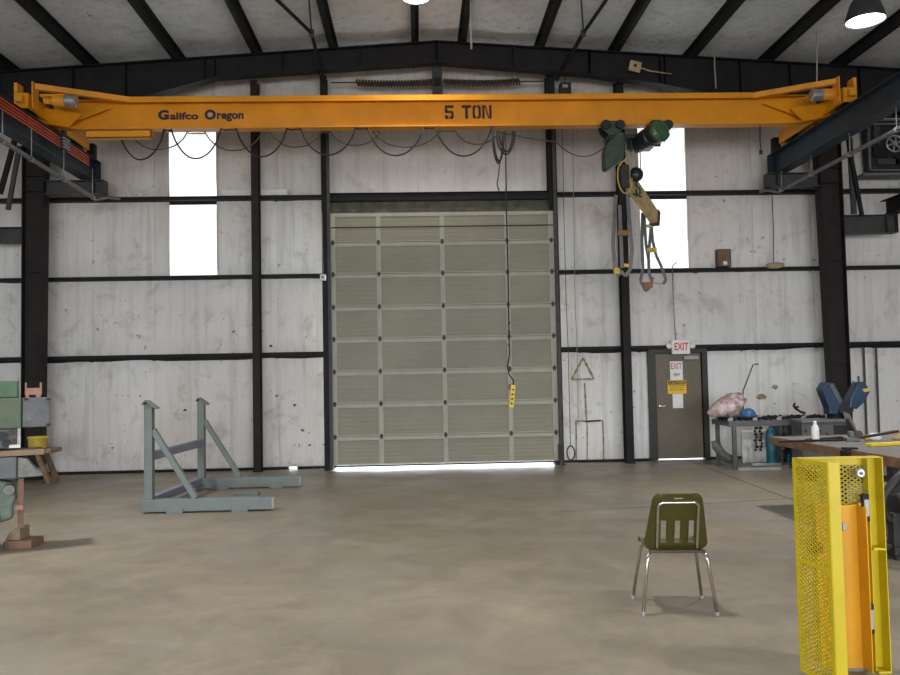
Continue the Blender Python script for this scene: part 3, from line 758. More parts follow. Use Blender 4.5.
# current collector riding on the red conductor bars
g = MB(); xq = XRL+.20; g.b2((xq-.015, 13.75, RTS[-1]-.36), (xq+.015, 13.95, RTS[-1]-.08)); g.b2((xq-.03, 13.80, RTS[-1]-.1), (xq+.02, 13.90, RTS[-1]+.10)); co2 = obj('collector_bracket', g, 'black', br)
for k in range(4): g = MB(); g.box((xq+.03, 13.85, RTS[-1]-.30+.05*k), (.04, .22, .022)); obj('collector_shoe', g, 'galv', co2)
# festoon cables looping under the girder
def loops(y, anchors, drops, r, mat, label, zt):
    pts = []
    for (xa0, xb0), dr in zip(zip(anchors, anchors[1:]), drops):
        n = 14
        for i in range(n+1):
            t = i/n; x = xa0+(xb0-xa0)*t; sgn = 1-(2*t-1)**2
            pts.append(V((x, y+.02*sin(9*t), zt-dr*sgn**.8)))
    g = MB(); g.path(pts, r, 6); o = obj('festoon_cable', g, mat, smooth=True); tag(o, label, 'cable', 'festoon cables'); return o
xf = [at(x, 131, YG-.1).x for x in (118, 164, 171, 221, 236, 287, 300, 356, 367, 424, 435, 492)]
dp = []
for i in range(11): dp.append((.03 if i % 2 else (.53, .52, .50, .48, .50, .52)[i//2]))
loops(YG-.10, xf, dp, .014, 'black', 'black cable hanging in deep loops under the yellow girder', gb-.01)
xf2 = [at(x, 131, YG+.1).x for x in (130, 187, 205, 262, 270, 322, 330, 380, 372, 440, 455, 500)]
dp = [(.02 if i % 2 else (.30, .33, .28, .26, .30, .26)[i//2]) for i in range(11)]
loops(YG+.10, xf2, dp, .011, 'cable', 'thin brown cable hanging in shallow loops behind the black one', gb-.01)
a, b = at(556, 142, YG+.1), at(606, 146, YG)
g = MB(); pts = []
for i in range(17):
    t = i/16; p_ = a.lerp(b, t); p_.z -= .22*(1-(2*t-1)**2); pts.append(p_)
a2 = at(497, 132, YG+.1); g.path([a2, a2.lerp(a, .5)+V((0, 0, -.02))]+pts, .011, 6)
o = obj('festoon_cable', g, 'cable', smooth=True); tag(o, 'brown cable sagging from the girder to the left side of the green hoist', 'cable', 'festoon cables')
# bunched cable at the end of the festoon
g = MB()
for k, (x0, x1, y_) in enumerate(((492, 503, 163), (493, 504, 161), (499, 513, 152), (496, 515, 155))):
    a, b = at(x0, 131, YG-.08-.02*k), at(x1, 131, YG-.08-.02*k); zb = at(x0, y_, YG-.1).z; dz = a.z-zb
    g.path([V((a.x+(b.x-a.x)*(i/14), a.y+.015*sin(i), a.z-dz*(1-(2*i/14-1)**2)**.6)) for i in range(15)], .016, 6)
q = [at(x, y, YG-.12) for x, y in ((500, 162), (498.5, 175), (497, 184), (499, 191))]; g.path(q, .011, 6)
o = obj('cable_bundle', g, 'black', smooth=True); tag(o, 'bunched black cable loops hanging under the girder by the pendant cord', 'cable')

# pendant control
Yp = YG-.12
pp = at(512, 408, Yp); t = thing('pendant_control', 'yellow pendant control hanging on a long black cord before the big door', 'pendant control', pp)
cord = [at(x, y, Yp) for x, y in ((506, 131), (505.7, 160), (506.5, 210), (508, 270), (508.7, 320), (509.5, 355), (507.5, 366), (509, 374), (513.5, 381), (513, 386))]
g = MB(); g.path(cord, .013, 6); obj('cord', g, 'black', t, smooth=True)
for yq_ in (323, 332, 345):
    c_ = at(509, yq_, Yp); g = MB(); g.box(c_, (.035, .03, .05)); obj('cord_clip', g, 'black', t)
a, b = at(513.2, 385, Yp), at(511, 408, Yp); g = MB(); g.bar(a, b, .085, .06, (0, 1, 0)); bx_ = obj('housing', g, 'pend', t, bevel=.012)
for k in range(4):
    q = a.lerp(b, .2+.2*k)+V((0, -.035, 0)); g = MB(); g.lathe([(.018, .01), (.018, -.008), (.012, -.012)], q, (0, 1, 0), 10); obj('button', g, 'black' if k else 'pendred', bx_)
a = at(509.8, 387, Yp); g = MB(); g.box(a, (.05, .05, .09)); obj('switch_box', g, 'pendred', t, bevel=.006)

# hoist and trolley
Yh = YG-.10
def ah(x, y, dy=0): return at(x, y, Yh+dy)
h0 = thing('chain_hoist', 'dark green electric hoist and trolley riding under the yellow girder', 'hoist', ah(640, 170))
zfl = gb
g = MB()
for px, s in ((613, 1), (661, 1)):       # trolley side plates with wheels, near side
    c_ = ah(px, 128, -.10)
    poly = [(-.19, .10), (-.08, .13), (.08, .13), (.19, .10), (.17, -.02), (.09, -.10), (.07, -.24), (-.07, -.24), (-.09, -.10), (-.17, -.02)]
    g = MB(); g.prism([c_+V((x, 0, z)) for x, z in poly], (0, .02, 0)); pl_ = obj('trolley_plate', g, 'hoist', h0, bevel=.004)
    for dx in (-.125, .125):
        g = MB(); g.lathe([(0, -.03), (.075, -.03), (.085, -.015), (.085, .045), (0, .045)], c_+V((dx, -.015, .055)), (0, 1, 0), 16); obj('trolley_wheel', g, 'hoist_dark', pl_)
    g = MB(); g.prism([c_+V((x, .28, z)) for x, z in poly], (0, .02, 0)); pl_ = obj('trolley_plate', g, 'hoist_dark', h0)
g = MB(); a, b = ah(606, 139.5), ah(667, 137); g.bar(a, b, .30, .07); obj('trolley_bar', g, 'hoist_dark', h0, bevel=.006)
# gear case at the left: leaning box
g = MB(); pl = [ah(x, y, -.20) for x, y in ((617.5, 132), (624, 131.5), (625.5, 150), (623.5, 158), (616, 164.5), (608, 168.5), (605.5, 166), (605, 150), (608, 141.5), (613, 137.5))]
g.prism(pl, (0, .30, 0)); obj('gear_case', g, 'hoist', h0, bevel=.02)
g = MB(); pl2 = [p_.lerp(ah(615, 150, -.20), .3)+V((0, -.02, 0)) for p_ in pl]; g.prism(pl2, (0, .03, 0)); obj('case_cover', g, 'hoist', h0, bevel=.008)
# motor barrel pointing towards the hall, tilted; round lid
c0 = ah(660.5, 130.5, -.52); c1 = ah(634, 146, .10); ax = (c1-c0).normalized(); L = (c1-c0).length
g = MB(); g.lathe([(.0, 0), (.175, 0), (.185, .03), (.185, .16), (.15, .18), (.15, .22), (.17, .24), (.17, L*.55), (.16, L*.6), (.16, L*.86), (.13, L)], c0, ax, 28); obj('drum_housing', g, 'hoist_dark', h0, smooth=False, bevel=.004)
g = MB(); g.lathe([(0, -.035), (.14, -.035), (.165, -.015), (.19, .0), (.19, .05), (.175, .06)], c0, ax, 28); lid = obj('end_cover', g, 'hoist_lid', h0)
for k in range(6):
    an = PI/3*k; u_ = ax.orthogonal().normalized(); v_ = ax.cross(u_); q = c0+(u_*cos(an)+v_*sin(an))*.172-ax*.005
    g = MB(); g.lathe([(.012, .01), (.012, -.03)], q, ax, 8); obj('cover_bolt', g, 'steel_grey', lid)
g = MB(); g.box(ah(640, 143, .05), (.40, .26, .24)); obj('frame_block', g, 'hoist_dark', h0, bevel=.01)
# lifting chains and hook block
g = MB()
hb = ah(636, 174.5, -.62)
for px0, px1 in ((628, 632.5), (633, 638), (640, 641)):
    g.tube(ah(px0, 150, -.3), V((hb.x+(px1-636)*.0165, hb.y, hb.z+.08)), .010, 6)
obj('load_rope', g, 'rope', h0)
g = MB(); g.ball(hb, .122, 18, 12, (1, .8, 1.0)); ballo = obj('hook_block', g, 'hoist_dark', h0, smooth=True)
g = MB(); g.path([hb+V((.0, 0, -.10)), hb+V((0, 0, -.19)), hb+V((.055, 0, -.24)), hb+V((.06, 0, -.31)), hb+V((0, 0, -.355)), hb+V((-.06, 0, -.32))], .02, 8); obj('hook', g, 'steel_grey', ballo, smooth=True)
g = MB(); g.path([ah(624+4*sin(i*.9), 150+i*3.0, -.10) for i in range(8)], .012, 6); obj('cord_loop', g, 'beamcream', h0, smooth=True)

# lifting beam hanging askew below the hook
Ya_, Yb_ = YG-.75, YG+.55
A_ = at(626, 176, Ya_); B_ = at(655.5, 219, Yb_)
lb = thing('lifting_beam', 'cream painted lifting beam hanging askew from the hoist hook', 'lifting beam', (A_+B_)/2)
g = MB(); g.bar(A_, B_, .13, .25); obj('beam', g, 'beamcream', lb, bevel=.006)
g = MB(); dd = (B_-A_).normalized()
mid = hb+V((0, 0, -.34))
q1 = A_.lerp(B_, .30)+V((0, 0, .10)); q2 = A_.lerp(B_, .62)+V((0, 0, .10))
g.path([q1, mid, q2], .014, 6); obj('sling_chain', g, 'steel', lb)
for q in (B_,): 
    g = MB(); g.bar(q-dd*.10, q+dd*.02, .16, .27); obj('end_plate', g, 'steel_grey', lb)
g = MB(); g.path([A_+V((.02*sin(a_)*0-.02, .09*cos(a_)*.4, 0))+V((.12*sin(a_), 0, .28*cos(a_)-.02)) for a_ in [2*PI*i/20 for i in range(20)]], .012, 6, closed=True); obj('rope_ring', g, 'sling_y', lb, smooth=True)
g = MB(); g.b2((A_.x-.085, A_.y-.06, A_.z-.20), (A_.x+.045, A_.y+.06, A_.z+.18)); obj('end_block', g, 'black', lb, bevel=.01)
# slings: flat webbing
def ribbon(mb, pts, w, th=.010, side=(.86, .5, 0)):
    for p_, q_ in zip(pts, pts[1:]): mb.bar(p_, q_, th, w, side)
def sling(name_pts, Y, label, tags_, w=.075, mat='sling'):
    t = thing('web_sling', label, 'sling', at(*name_pts[0][-1], Y), 0, 'slings on the lifting beam')
    for pts in name_pts:
        g = MB(); ribbon(g, [at(x, y, Y) for x, y in pts], w); obj('webbing', g, mat, t)
    for (x, y, dx, dy, mt) in tags_:
        a = at(x-dx*.8, y-dy*.8, Y-.03); b = at(x+dx*.8, y+dy*.8, Y+.03); g = MB(); g.b2(a, b); obj('sling_tag', g, mt, t)
sling([[(616, 195), (614.5, 215), (613, 245), (615, 268), (618, 275), (622, 272)], [(627.5, 190), (629, 215), (632, 250), (630, 270), (625.5, 276), (620, 270)], [(619.5, 205), (621, 240), (622, 268)]], Ya_, 'grey web sling hanging from the near end of the cream lifting beam',
      [(623.5, 233, 7, 3.5, 'label_brown'), (616.5, 271, 3, 4, 'sling_y'), (626, 265.5, 2.4, 2.2, 'sling_y')])
sling([[(651, 219), (652.5, 240), (656, 255), (662, 268), (666, 280), (663, 284), (652, 283), (649, 272), (648.5, 255), (651.5, 222)], [(642.5, 213), (642, 240), (643, 268), (640.5, 281), (645.5, 291), (651, 286), (652.5, 277)], [(644, 214), (646, 245), (649, 262)]], Yb_, 'grey web sling hanging from the far end of the lifting beam before the daylight panel',
      [(651.5, 250, 5.5, 3.0, 'sling_y'), (648, 285, 5, 3.5, 'label_brown'), (648.5, 226, 3.5, 2, 'tan')], .07)

# ================================================================== LAMPS AND LIGHT
def highbay(name, p, d, label, power, group='high bay lamps', tilt=0):
    t = thing(name, label, 'lamp', p, 0, group); r = d/2
    g = MB(); g.lathe([(r, 0), (r*1.02, .012), (r*.93, .10*d/.5), (r*.72, .26*d/.5), (r*.40, .36*d/.5), (r*.36, .38*d/.5)], p, (0, 0, 1), 32, cap=False); obj('reflector', g, 'lamp_shade', t, smooth=True, solid=.006)
    g = MB(); g.lathe([(0, 0), (r*.97, 0), (r*.97, .006), (0, .006)], V(p)+V((0, 0, .02)), (0, 0, 1), 32, cap=False); obj('lens', g, 'lamp_glow', t)
    g = MB(); g.lathe([(r*.36, .36*d/.5), (r*.38, .40*d/.5), (r*.34, .66*d/.5), (r*.2, .70*d/.5)], p, (0, 0, 1), 20); obj('ballast_housing', g, 'steel_grey', t, smooth=False)
    top = roof(p[0])+.05
    if top > p[2]+.7*d/.5: g = MB(); g.tube(V(p)+V((0, 0, .7*d/.5)), V((p[0], p[1], top)), .01, 6); obj('hanger', g, 'steel_grey', t)
    L_ = bpy.data.lights.new('lamp_light', 'AREA'); L_.shape = 'DISK'; L_.size = d*.9; L_.energy = power; L_.color = (1, .965, .93)
    lo = bpy.data.objects.new('lamp_light', L_); C.objects.link(lo); lo.parent = t; lo.location = (0, 0, -.01); L_.spread = math.radians(118)
    return t
PW = 150
p1 = at(865.5, 21.5, 10.4); highbay('high_bay_lamp', p1, .50, 'bell shaped high bay lamp hanging glowing at the upper right', PW)
p2 = at(416, -1.5, 12.9); highbay('high_bay_lamp', p2, .47, 'high bay lamp glowing at the top centre near the roof ridge', PW*.28)
for k, (x, y, z, words) in enumerate(((-5.6, 8.8, 6.7, 'over the rack side of the hall'), (5.6, 2.6, 6.6, 'over the near right floor'), (-5.6, 2.0, 6.6, 'over the near left floor'), (.0, 5.5, 7.25, 'under the ridge above the chair'))):  # unseen lamps added above the frame to light floor and walls
    highbay('high_bay_lamp', (x, y, z), .54, 'high bay lamp '+words+', unseen, added to light the hall', PW*(1.35 if k == 0 else 1))

w = bpy.data.worlds.new('daylight'); bpy.context.scene.world = w; w.use_nodes = True
bg = w.node_tree.nodes['Background']; bg.inputs[0].default_value = (.92, .96, 1.0, 1); bg.inputs[1].default_value = 9.0
P_ = bpy.data.lights.new('opening_portal', 'AREA'); P_.shape = 'RECTANGLE'; P_.size = OP[1]-OP[0]; P_.size_y = OP[2]; P_.cycles.is_portal = True
po = bpy.data.objects.new('opening_portal', P_); C.objects.link(po); po.location = ((OP[0]+OP[1])/2, YB-.1, OP[2]/2); po.rotation_euler = (PI/2, 0, 0)

# ================================================================== LATER SECTIONS
# ------------------------------------------------------------------ small things on and near the end wall
def one(name, mb, mat, label, cat, group=None, **k):
    o = obj(name, mb, mat, **k); tag(o, label, cat, group); return o
# brace rods to the door jambs
for pts, words in ((((324, 82, 15.62), (311.5, 33, 14.6), (276, -1, 13.42)), 'left'), (((556, 80, 15.62), (583.5, 33, 14.6), (607, -1, 13.42)), 'right')):
    q = [at(*p_) for p_ in pts]
    t = thing('door_brace', 'dark steel brace rod running to the top of the big door\'s '+words+' jamb', 'brace', q[0], 0, 'big door braces')
    g = MB(); g.bar(q[0], q[1], .055, .055); g.bar(q[1], q[2], .045, .045); obj('rod', g, 'steel', t)
    s_ = -1 if words == 'left' else 1
    g = MB(); u = at(pts[1][0]-2.5, -2, 13.45); g.bar(q[1], u, .03, .02); obj('hanger_strap', g, 'steel_grey', t)
    g = MB(); g.box(q[1], (.09, .07, .13)); obj('clamp', g, 'steel_grey', t, bevel=.01)
# hanging cords
def cord(pts, r, mat, label, name='hanging_rope', cat='cord'):
    g = MB(); g.path([at(*p_) for p_ in pts], r, 6); return one(name, g, mat, label, cat, smooth=True)
cord([(471, -8, 13.6), (470.5, 20, 13.6), (471.5, 49, 13.6)], .018, 'rope', 'short pale rope hanging from the roof just right of the ridge', 'hanging_rope', 'rope')
cord([(714.3, 48, 15.2), (714.6, 66, 15.2), (716, 88, 15.2)], .012, 'rope', 'thin white cord hanging before the right rafter, left of the crane strut')
cord([(816.8, 29, 14.3), (817, 60, 14.3), (816.8, 84, 14.3)], .012, 'rope', 'thin white cord hanging from the roof above the right crane motor')
cord([(760, 126, YG), (760, 140, YG), (760.8, 150, YG)], .010, 'black', 'short black chain with a weight hanging under the right end of the girder', 'hanging_chain', 'chain')
g = MB(); a = at(760.8, 152, YG); g.lathe([(.0, -.05), (.03, -.04), (.03, .03), (0, .05)], a, (0, 0, 1), 10); o = obj('weight', g, 'black', bpy.data.objects['hanging_chain'], local=False)
# chain of the door hoist
t = thing('pull_chain', 'thin pull chain with a ring near the floor, right of the big door', 'chain', at(570, 462, 15.75))
g = MB(); g.path([at(x, y, 15.75) for x, y in ((562, 96), (563.5, 200), (566, 300), (568, 345), (570.5, 446))], .007, 5); obj('strand', g, 'steel_grey', t)
g = MB(); g.path([at(x, y, 15.75) for x, y in ((572, 96), (573.5, 200), (575, 300), (577, 345), (578.3, 424))], .007, 5); obj('strand', g, 'galv', t)
g = MB(); c_ = at(570.8, 453, 15.75); g.path([c_+V((.075*sin(2*PI*i/18), .01*sin(i), .14*cos(2*PI*i/18))) for i in range(18)], .014, 6, closed=True); obj('ring', g, 'black', t, smooth=True)
# rust coloured arrow drawn on the wall
wb_ = bpy.data.objects['wall_back']
def stroke(pts, w):
    g = MB(); L = []
    for (x0, y0), (x1, y1) in zip(pts, pts[1:]):
        a, b = at(x0, y0), at(x1, y1); n = max(2, int((b-a).length/.06))
        for i in range(n+1):
            p_ = a.lerp(b, i/n); L.append(p_)
        d = (b-a).normalized(); s = V((-d.z, 0, d.x))
        for p_, q_ in zip(L[-n-1:], L[-n:]):
            jw = w*random.uniform(.6, 1.15)
            vs = []
            for e in (p_, q_):
                for k in (-1, 1):
                    v = e+s*(k*jw/2); vs.append(V((v.x, wy(v.x, v.z)-.006, v.z)))
            g.add(vs, [(0, 1, 3, 2)])
    return g
g = stroke([(582.5, 358), (571, 379.5), (593.5, 379), (582.5, 358)], .05); obj('rust_arrow', g, 'rust', wb_, solid=.003)
g = stroke([(584, 383), (586, 420)], .045); obj('rust_line', g, 'rust', wb_, solid=.003)
g = stroke([(576, 462), (575.5, 421), (602, 420.5), (603.5, 460)], .035); obj('rust_line', g, 'rust', wb_, solid=.003)
g = stroke([(586.5, 422), (587, 461)], .03); obj('rust_line', g, 'rust', wb_, solid=.003)
g = MB(); g.tube(at(585, 421.5, D-.08), at(600.5, 420.5, D-.08), .018, 8); obj('wall_bar', g, 'brownbar', wb_)
for i, (px, py, rr_) in enumerate(((760.5, 396.5, 4), (774, 387, 3), (734, 402, 2), (186, 410, 1.6), (303, 430, 1.5), (277, 396, 1.2), (295, 405, 1.5), (271, 346, 1.8), (796, 407, 2.2), (310, 445, 1.4))):
    g = MB(); c_ = at(px, py); r_ = random.Random(i); n = 9
    vs = [V((c_.x+rr_*.02*r_.uniform(.6, 1.2)*cos(2*PI*k/n)*1.3, 0, c_.z+rr_*.02*r_.uniform(.5, 1.1)*sin(2*PI*k/n))) for k in range(n)]
    vs = [V((v.x, wy(v.x, v.z)-.006, v.z)) for v in vs]; g.add(vs, [tuple(range(n))]); obj('stain', g, 'rust' if i < 2 else 'brown', wb_, solid=.003)
# board on the girt, switch box, junction box, small boxes on the girts
a, b = at(222.5, 197.8, D-.14), at(287.5, 192, D-.14); g = MB(); g.b2((a.x, D-.16, Zg1f+.03), (b.x, D-.13, Zg1f+.14)); one('white_board', g, 'white', 'narrow white board lying on the girt right of the left daylight panel', 'board')
a = at(323, 277.5, 15.6); t = thing('switch_box', 'small white switch box on the left jamb post of the big door', 'switch', a-V((0, 0, .06)))
g = MB(); g.box(a, (.11, .09, .12)); obj('housing', g, 'white', t, bevel=.01); g = MB(); g.box(a+V((0, -.05, 0)), (.03, .02, .04)); obj('toggle', g, 'steel_grey', t)
g = MB(); g.tube(a+V((0, .01, .05)), a+V((-.01, .02, 1.3)), .008, 6); obj('conduit', g, 'galv', t)
a = at(635, 66.5, YF-.2); t = thing('junction_box', 'tan square junction box hung at a tilt on the right rafter', 'junction box', a-V((0, 0, .12)))
R_ = Matrix.Rotation(math.radians(14), 3, 'Y'); g = MB(); g.box(a, (.23, .05, .20), R=R_); obj('box', g, 'tan', t, bevel=.006)
g = MB(); g.lathe([(0, -.01), (.03, -.01), (.03, .01), (0, .01)], a+V((0, -.03, .01)), (0, 1, 0), 12); obj('knockout', g, 'black', t)
g = MB(); g.path([a+V((.1, 0, -.02)), at(650, 71, YF-.18), at(660, 72.5, YF-.16), at(672, 74, YF-.14)], .012, 6); obj('cable', g, 'tan', t, smooth=True)
za = Zg2f+.036
x0, x1 = at(717, 260, D-.15).x, at(730.5, 260, D-.15).x; t = thing('brown_box', 'small brown box standing on the girt between the right daylight panel and right column', 'box', ((x0+x1)/2, D-.12, za))
g = MB(); g.b2((x0, D-.19, za), (x1, D-.05, za+.36)); obj('case', g, 'brown', t, bevel=.008); g = MB(); g.b2((x0+.02, D-.196, za+.02), (x1-.02, D-.19, za+.34)); obj('cover', g, 'wood', t)
g = MB(); g.b2(((x0+x1)/2-.03, D-.202, za+.04), ((x0+x1)/2+.05, D-.196, za+.11)); obj('white_tag', g, 'paper', t)
a = at(775, 265.5, D-.22); t = thing('girt_light', 'small tan light fitting on the girt with a thin wire running up the wall', 'light fitting', a-V((0, 0, .06)))
g = MB(); g.lathe([(.03, -.17), (.06, -.12), (.065, .08), (.045, .13), (.045, .17)], a, (1, 0, .05), 14); obj('shade', g, 'tan', t, smooth=True)
g = MB(); g.path([a+V((-.02, .02, .05)), at(773.5, 230, D-.16), at(772, 196, D-.21)], .009, 6); obj('wire', g, 'steel_grey', t)
for k, (xa2, xb2) in enumerate(((863.5, 867.5), (876, 880))):
    g = MB(); g.tube(at(xa2, 347, D-.12), at(xb2, 455, D-.12), .022, 8); one('wall_conduit', g, 'steel_grey', 'thin grey conduit down the wall right of the right column, '+('left' if k == 0 else 'right')+' one of the pair', 'conduit', 'wall conduits')
# fan unit on the wall at the far right
a, b = at(870, 171, 15.75), at(912, 119, 15.75); t = thing('wall_fan', 'framed wall fan with a spoked wheel at the right edge above the outer bracket', 'fan', ((a.x+b.x)/2, 15.8, a.z))
g = MB(); g.b2((a.x, 15.80, a.z), (b.x, 15.98, b.z)); obj('dark_housing', g, 'black', t)
g = MB()
for p_, q_ in (((a.x, 15.75, a.z), (a.x+.03, 15.80, b.z)), ((b.x-.03, 15.75, a.z), (b.x, 15.80, b.z)), ((a.x, 15.75, a.z), (b.x, 15.80, a.z+.03)), ((a.x, 15.75, b.z-.03), (b.x, 15.80, b.z))): g.b2(p_, q_)
obj('frame', g, 'pipe', t)
for k, yk in enumerate((124, 128.5)):
    p_, q_ = at(873, yk, 15.78), at(899, yk-.3, 15.78)
    if k: q_ = at(880, yk-.3, 15.78)
    g = MB(); g.bar(p_, q_, .02, .022); obj('louvre', g, 'alu', t)
c_ = at(894.5, 143.5, 15.74)
g = MB(); g.path([c_+V((.165*cos(2*PI*i/28), 0, .165*sin(2*PI*i/28))) for i in range(28)], .022, 6, closed=True); obj('wheel_rim', g, 'alu', t, smooth=True)
for k in range(6):
    an = PI/3*k+.3; g = MB(); g.bar(c_, c_+V((.16*cos(an), 0, .16*sin(an))), .03, .03); obj('spoke', g, 'galv', t)
g = MB(); g.lathe([(0, -.03), (.05, -.03), (.05, .05), (0, .05)], c_, (0, 1, 0), 14); obj('hub', g, 'galv', t)
for k, (xx, yy, ww, hh_) in enumerate(((880, 152, .30, .22), (888, 162, .45, .12), (899, 160, .2, .2), (876, 135, .12, .4))):
    c2 = at(xx, yy, 15.78); g = MB(); g.box(c2, (ww, .06, hh_)); obj('motor_block' if k < 3 else 'upright', g, 'steel_grey' if k % 2 else 'steel', t, bevel=.01)
p_, q_ = at(861, 175.5, 15.70), at(915, 175, 15.70); g = MB(); g.b2((p_.x, 15.6, p_.z-.02), (q_.x, 15.98, p_.z+.03)); obj('shelf', g, 'pipe', t)

# ------------------------------------------------------------------ grey rack
def place(name, label, cat, loc, rz=0, group=None): return thing(name, label, cat, loc, rz, group)
rk = thing('storage_rack', 'grey painted steel rack of two L frames standing on the floor before the wall', 'rack', (-2.9, 12.1, 0))
RH = .165; RWd = .15
for Yr, x0, x1, front in ((11.03, -3.74, -2.00, True), (13.35, -3.66, -1.97, False)):
    g = MB(); g.b2((x0, Yr-RWd/2, .02), (x1, Yr+RWd/2, .02+RH)); rl = obj('base_rail', g, 'rack', rk, bevel=.008)
    g = MB(); g.b2((x1-.004, Yr-RWd/2+.008, .03), (x1+.004, Yr+RWd/2-.008, .01+RH)); obj('end_cap', g, 'white', rl)
    for dx in ((.33, .55), (1.20, 1.42)):
        g = MB(); g.b2((x0+dx[0], Yr-RWd/2-.012, .0), (x0+dx[1], Yr+RWd/2+.012, .085)); obj('fork_pocket', g, 'rack', rl, bevel=.004)
    xp = x0+.085; zt = 1.47 if front else 1.45
    g = MB(); g.b2((xp-.055, Yr-.06, RH+.02), (xp+.055, Yr+.06, zt)); po_ = obj('upright', g, 'rack', rk, bevel=.006)
    Rr = Matrix.Rotation(math.radians(38), 3, 'Y'); Rl = Matrix.Rotation(math.radians(-52), 3, 'Y')
    g = MB(); c_ = V((xp+.045, Yr, zt-.01)); g.box(c_, (.17, .19, .016), R=Rr); g.box(c_+V((-.095, 0, .032)), (.07, .19, .016), R=Rl); obj('saddle', g, 'rack', po_, bevel=.003)
    g = MB(); g.bar((xp+.05, Yr, 1.12), (xp+.62, Yr, RH+.02), .075, .085, (0, 1, 0)); obj('brace', g, 'rack', rk, bevel=.005)
a, b = (-3.70, 11.10, .14), (-3.60, 13.28, .14); g = MB(); g.bar(a, b, .11, .12); obj('floor_crossbar', g, 'rack_blue', rk, bevel=.006)
g = MB(); g.bar((-3.675, 11.09, .76), (-3.575, 13.29, .76), .09, .12); obj('upper_crossbar', g, 'rack_blue', rk, bevel=.006)
g = MB(); c_ = fl(246, 497, .03); g.box((c_.x, c_.y+.05, .05), (.37, .16, .10)); one('steel_block', g, 'rack', 'flat grey steel block on the floor behind the front rail of the grey rack', 'block', bevel=.006)
g = MB(); c_ = fl(268, 478); g.box((c_.x, 14.3, .02), (.55, .3, .04)); one('steel_plate', g, 'rack', 'thin grey steel plate lying on the floor behind the grey rack', 'plate', bevel=.004)

# ------------------------------------------------------------------ olive chair
ch = thing('school_chair', 'olive green plastic chair with chrome legs, seen from behind on the bare floor', 'chair', (1.877, 6.0, 0), math.radians(-6))
cM = MX[ch.name]
# shell: profile from the seat front over the rear bend to the top of the back (y forward, z up)
prof = [(.235, .452), (.215, .468), (.15, .470), (.05, .462), (-.05, .455), (-.12, .455), (-.163, .468), (-.187, .500)]
zb0, zb1 = .515, .885
slots_z = (.515, .685)
zlv = sorted(set([zb0, slots_z[0], 0.57, .61, .65, slots_z[1], .71, .74, .76, .79, .815, .835, .85, .862, .872, .879, .883, zb1]))
prof += [(-.195-.30*(z-.52), z) for z in zlv]
def halfw(i, y, z):
    if z < .50 and i < 7: return .205+.018*(1-abs(y-.02)/.25)
    w_ = .228-.058*(z-.50)/.385
    r_ = .055
    if z > zb1-r_: dz = z-(zb1-r_); w_ = w_-r_+math.sqrt(max(0, r_*r_-dz*dz))
    return w_
sl = [(-.118, -.080), (-.019, .019), (.080, .118)]
us = sorted([-1, -.94, -.85, -.7, .7, .85, .94, 1])
g = MB(); cols_n = None; rows = []
for i, (y, z) in enumerate(prof):
    hw = halfw(i, y, z); inner = [v for s in sl for v in s]+[-.052, .052]
    k = min(1, (hw-.03)/.15) if hw < .18 else 1
    xs_ = sorted([hw*u for u in (-1, -.95, -.87, -.76)]+[v*k for v in inner]+[hw*u for u in (.76, .87, .95, 1)])
    row = []
    for x in xs_:
        u = abs(x)/max(hw, .01)
        back = i >= 7
        if back: p_ = V((x, y+.45*x*x+.022*max(0, u-.85)/.15, z))
        else: p_ = V((x, y, z-(.010*(1-u*u)) + .016*max(0, u-.85)/.15 - (0.02*u*u if i == 0 else 0)))
        row.append(p_)
    rows.append(row)
nC = len(rows[0]); g.v = [p_ for r_ in rows for p_ in r_]
for i in range(len(rows)-1):
    for j in range(nC-1):
        zc_ = (rows[i][j].z+rows[i+1][j].z)/2; xc2 = (rows[i][j].x+rows[i][j+1].x)/2
        if i >= 8 and slots_z[0]-.001 < zc_ < slots_z[1]+.001 and any(a-.001 < xc2 < b+.001 for a, b in sl): continue
        g.f.append((i*nC+j, i*nC+j+1, (i+1)*nC+j+1, (i+1)*nC+j))
obj('shell', g, 'olive', ch, local=True, smooth=True, solid=.007)
yb = lambda z: -.195-.30*(z-.52)
g = MB(); g.add([V((x, yb(.852)+.45*x*x-.006, z)) for z in (.848, .853) for x in (-.03, .03)], [(0, 1, 3, 2)]); obj('shell_slot', g, 'rope', ch, local=True, solid=.002)
# back support tube
pts = [(-.142, -.19, .46), (-.142, yb(.50)-.012, .50)]
for k in range(7): an = PI-PI/2*k/6; pts.append((-.102+.04*cos(an), yb(.78+.04*sin(an))-.011, .78+.04*sin(an)))
for k in range(7): an = PI/2-PI/2*k/6; pts.append((.102+.04*cos(an), yb(.78+.04*sin(an))-.011, .78+.04*sin(an)))
pts += [(.142, yb(.50)-.012, .50), (.142, -.19, .46)]
g = MB(); g.path(pts, .0105, 10); obj('back_support', g, 'chrome', ch, local=True, smooth=True)
g = MB(); g.bar((-.20, -.19, .452), (.20, -.19, .452), .03, .022); obj('rear_crossbar', g, 'brownbar', ch, local=True, bevel=.004)
for sx in (-1, 1):
    for fr in (0, 1):
        if fr: tp = [(sx*.175, .03, .452), (sx*.19, .10, .448), (sx*.205, .135, .42), (sx*.262, .225, .012)]
        else: tp = [(sx*.16, -.06, .452), (sx*.185, -.165, .448), (sx*.203, -.195, .425), (sx*.215, -.20, .39), (sx*.262, -.225, .012)]
        g = MB(); g.path(tp, .0125, 10); lg = obj('leg', g, 'chrome', ch, local=True, smooth=True)
        e = V(tp[-1]); g = MB(); g.lathe([(.014, -.012), (.017, -.010), (.017, .012), (.013, .016)], (e.x, e.y, .012), (0, 0, 1), 12); obj('glide', g, 'galv', lg, local=True)
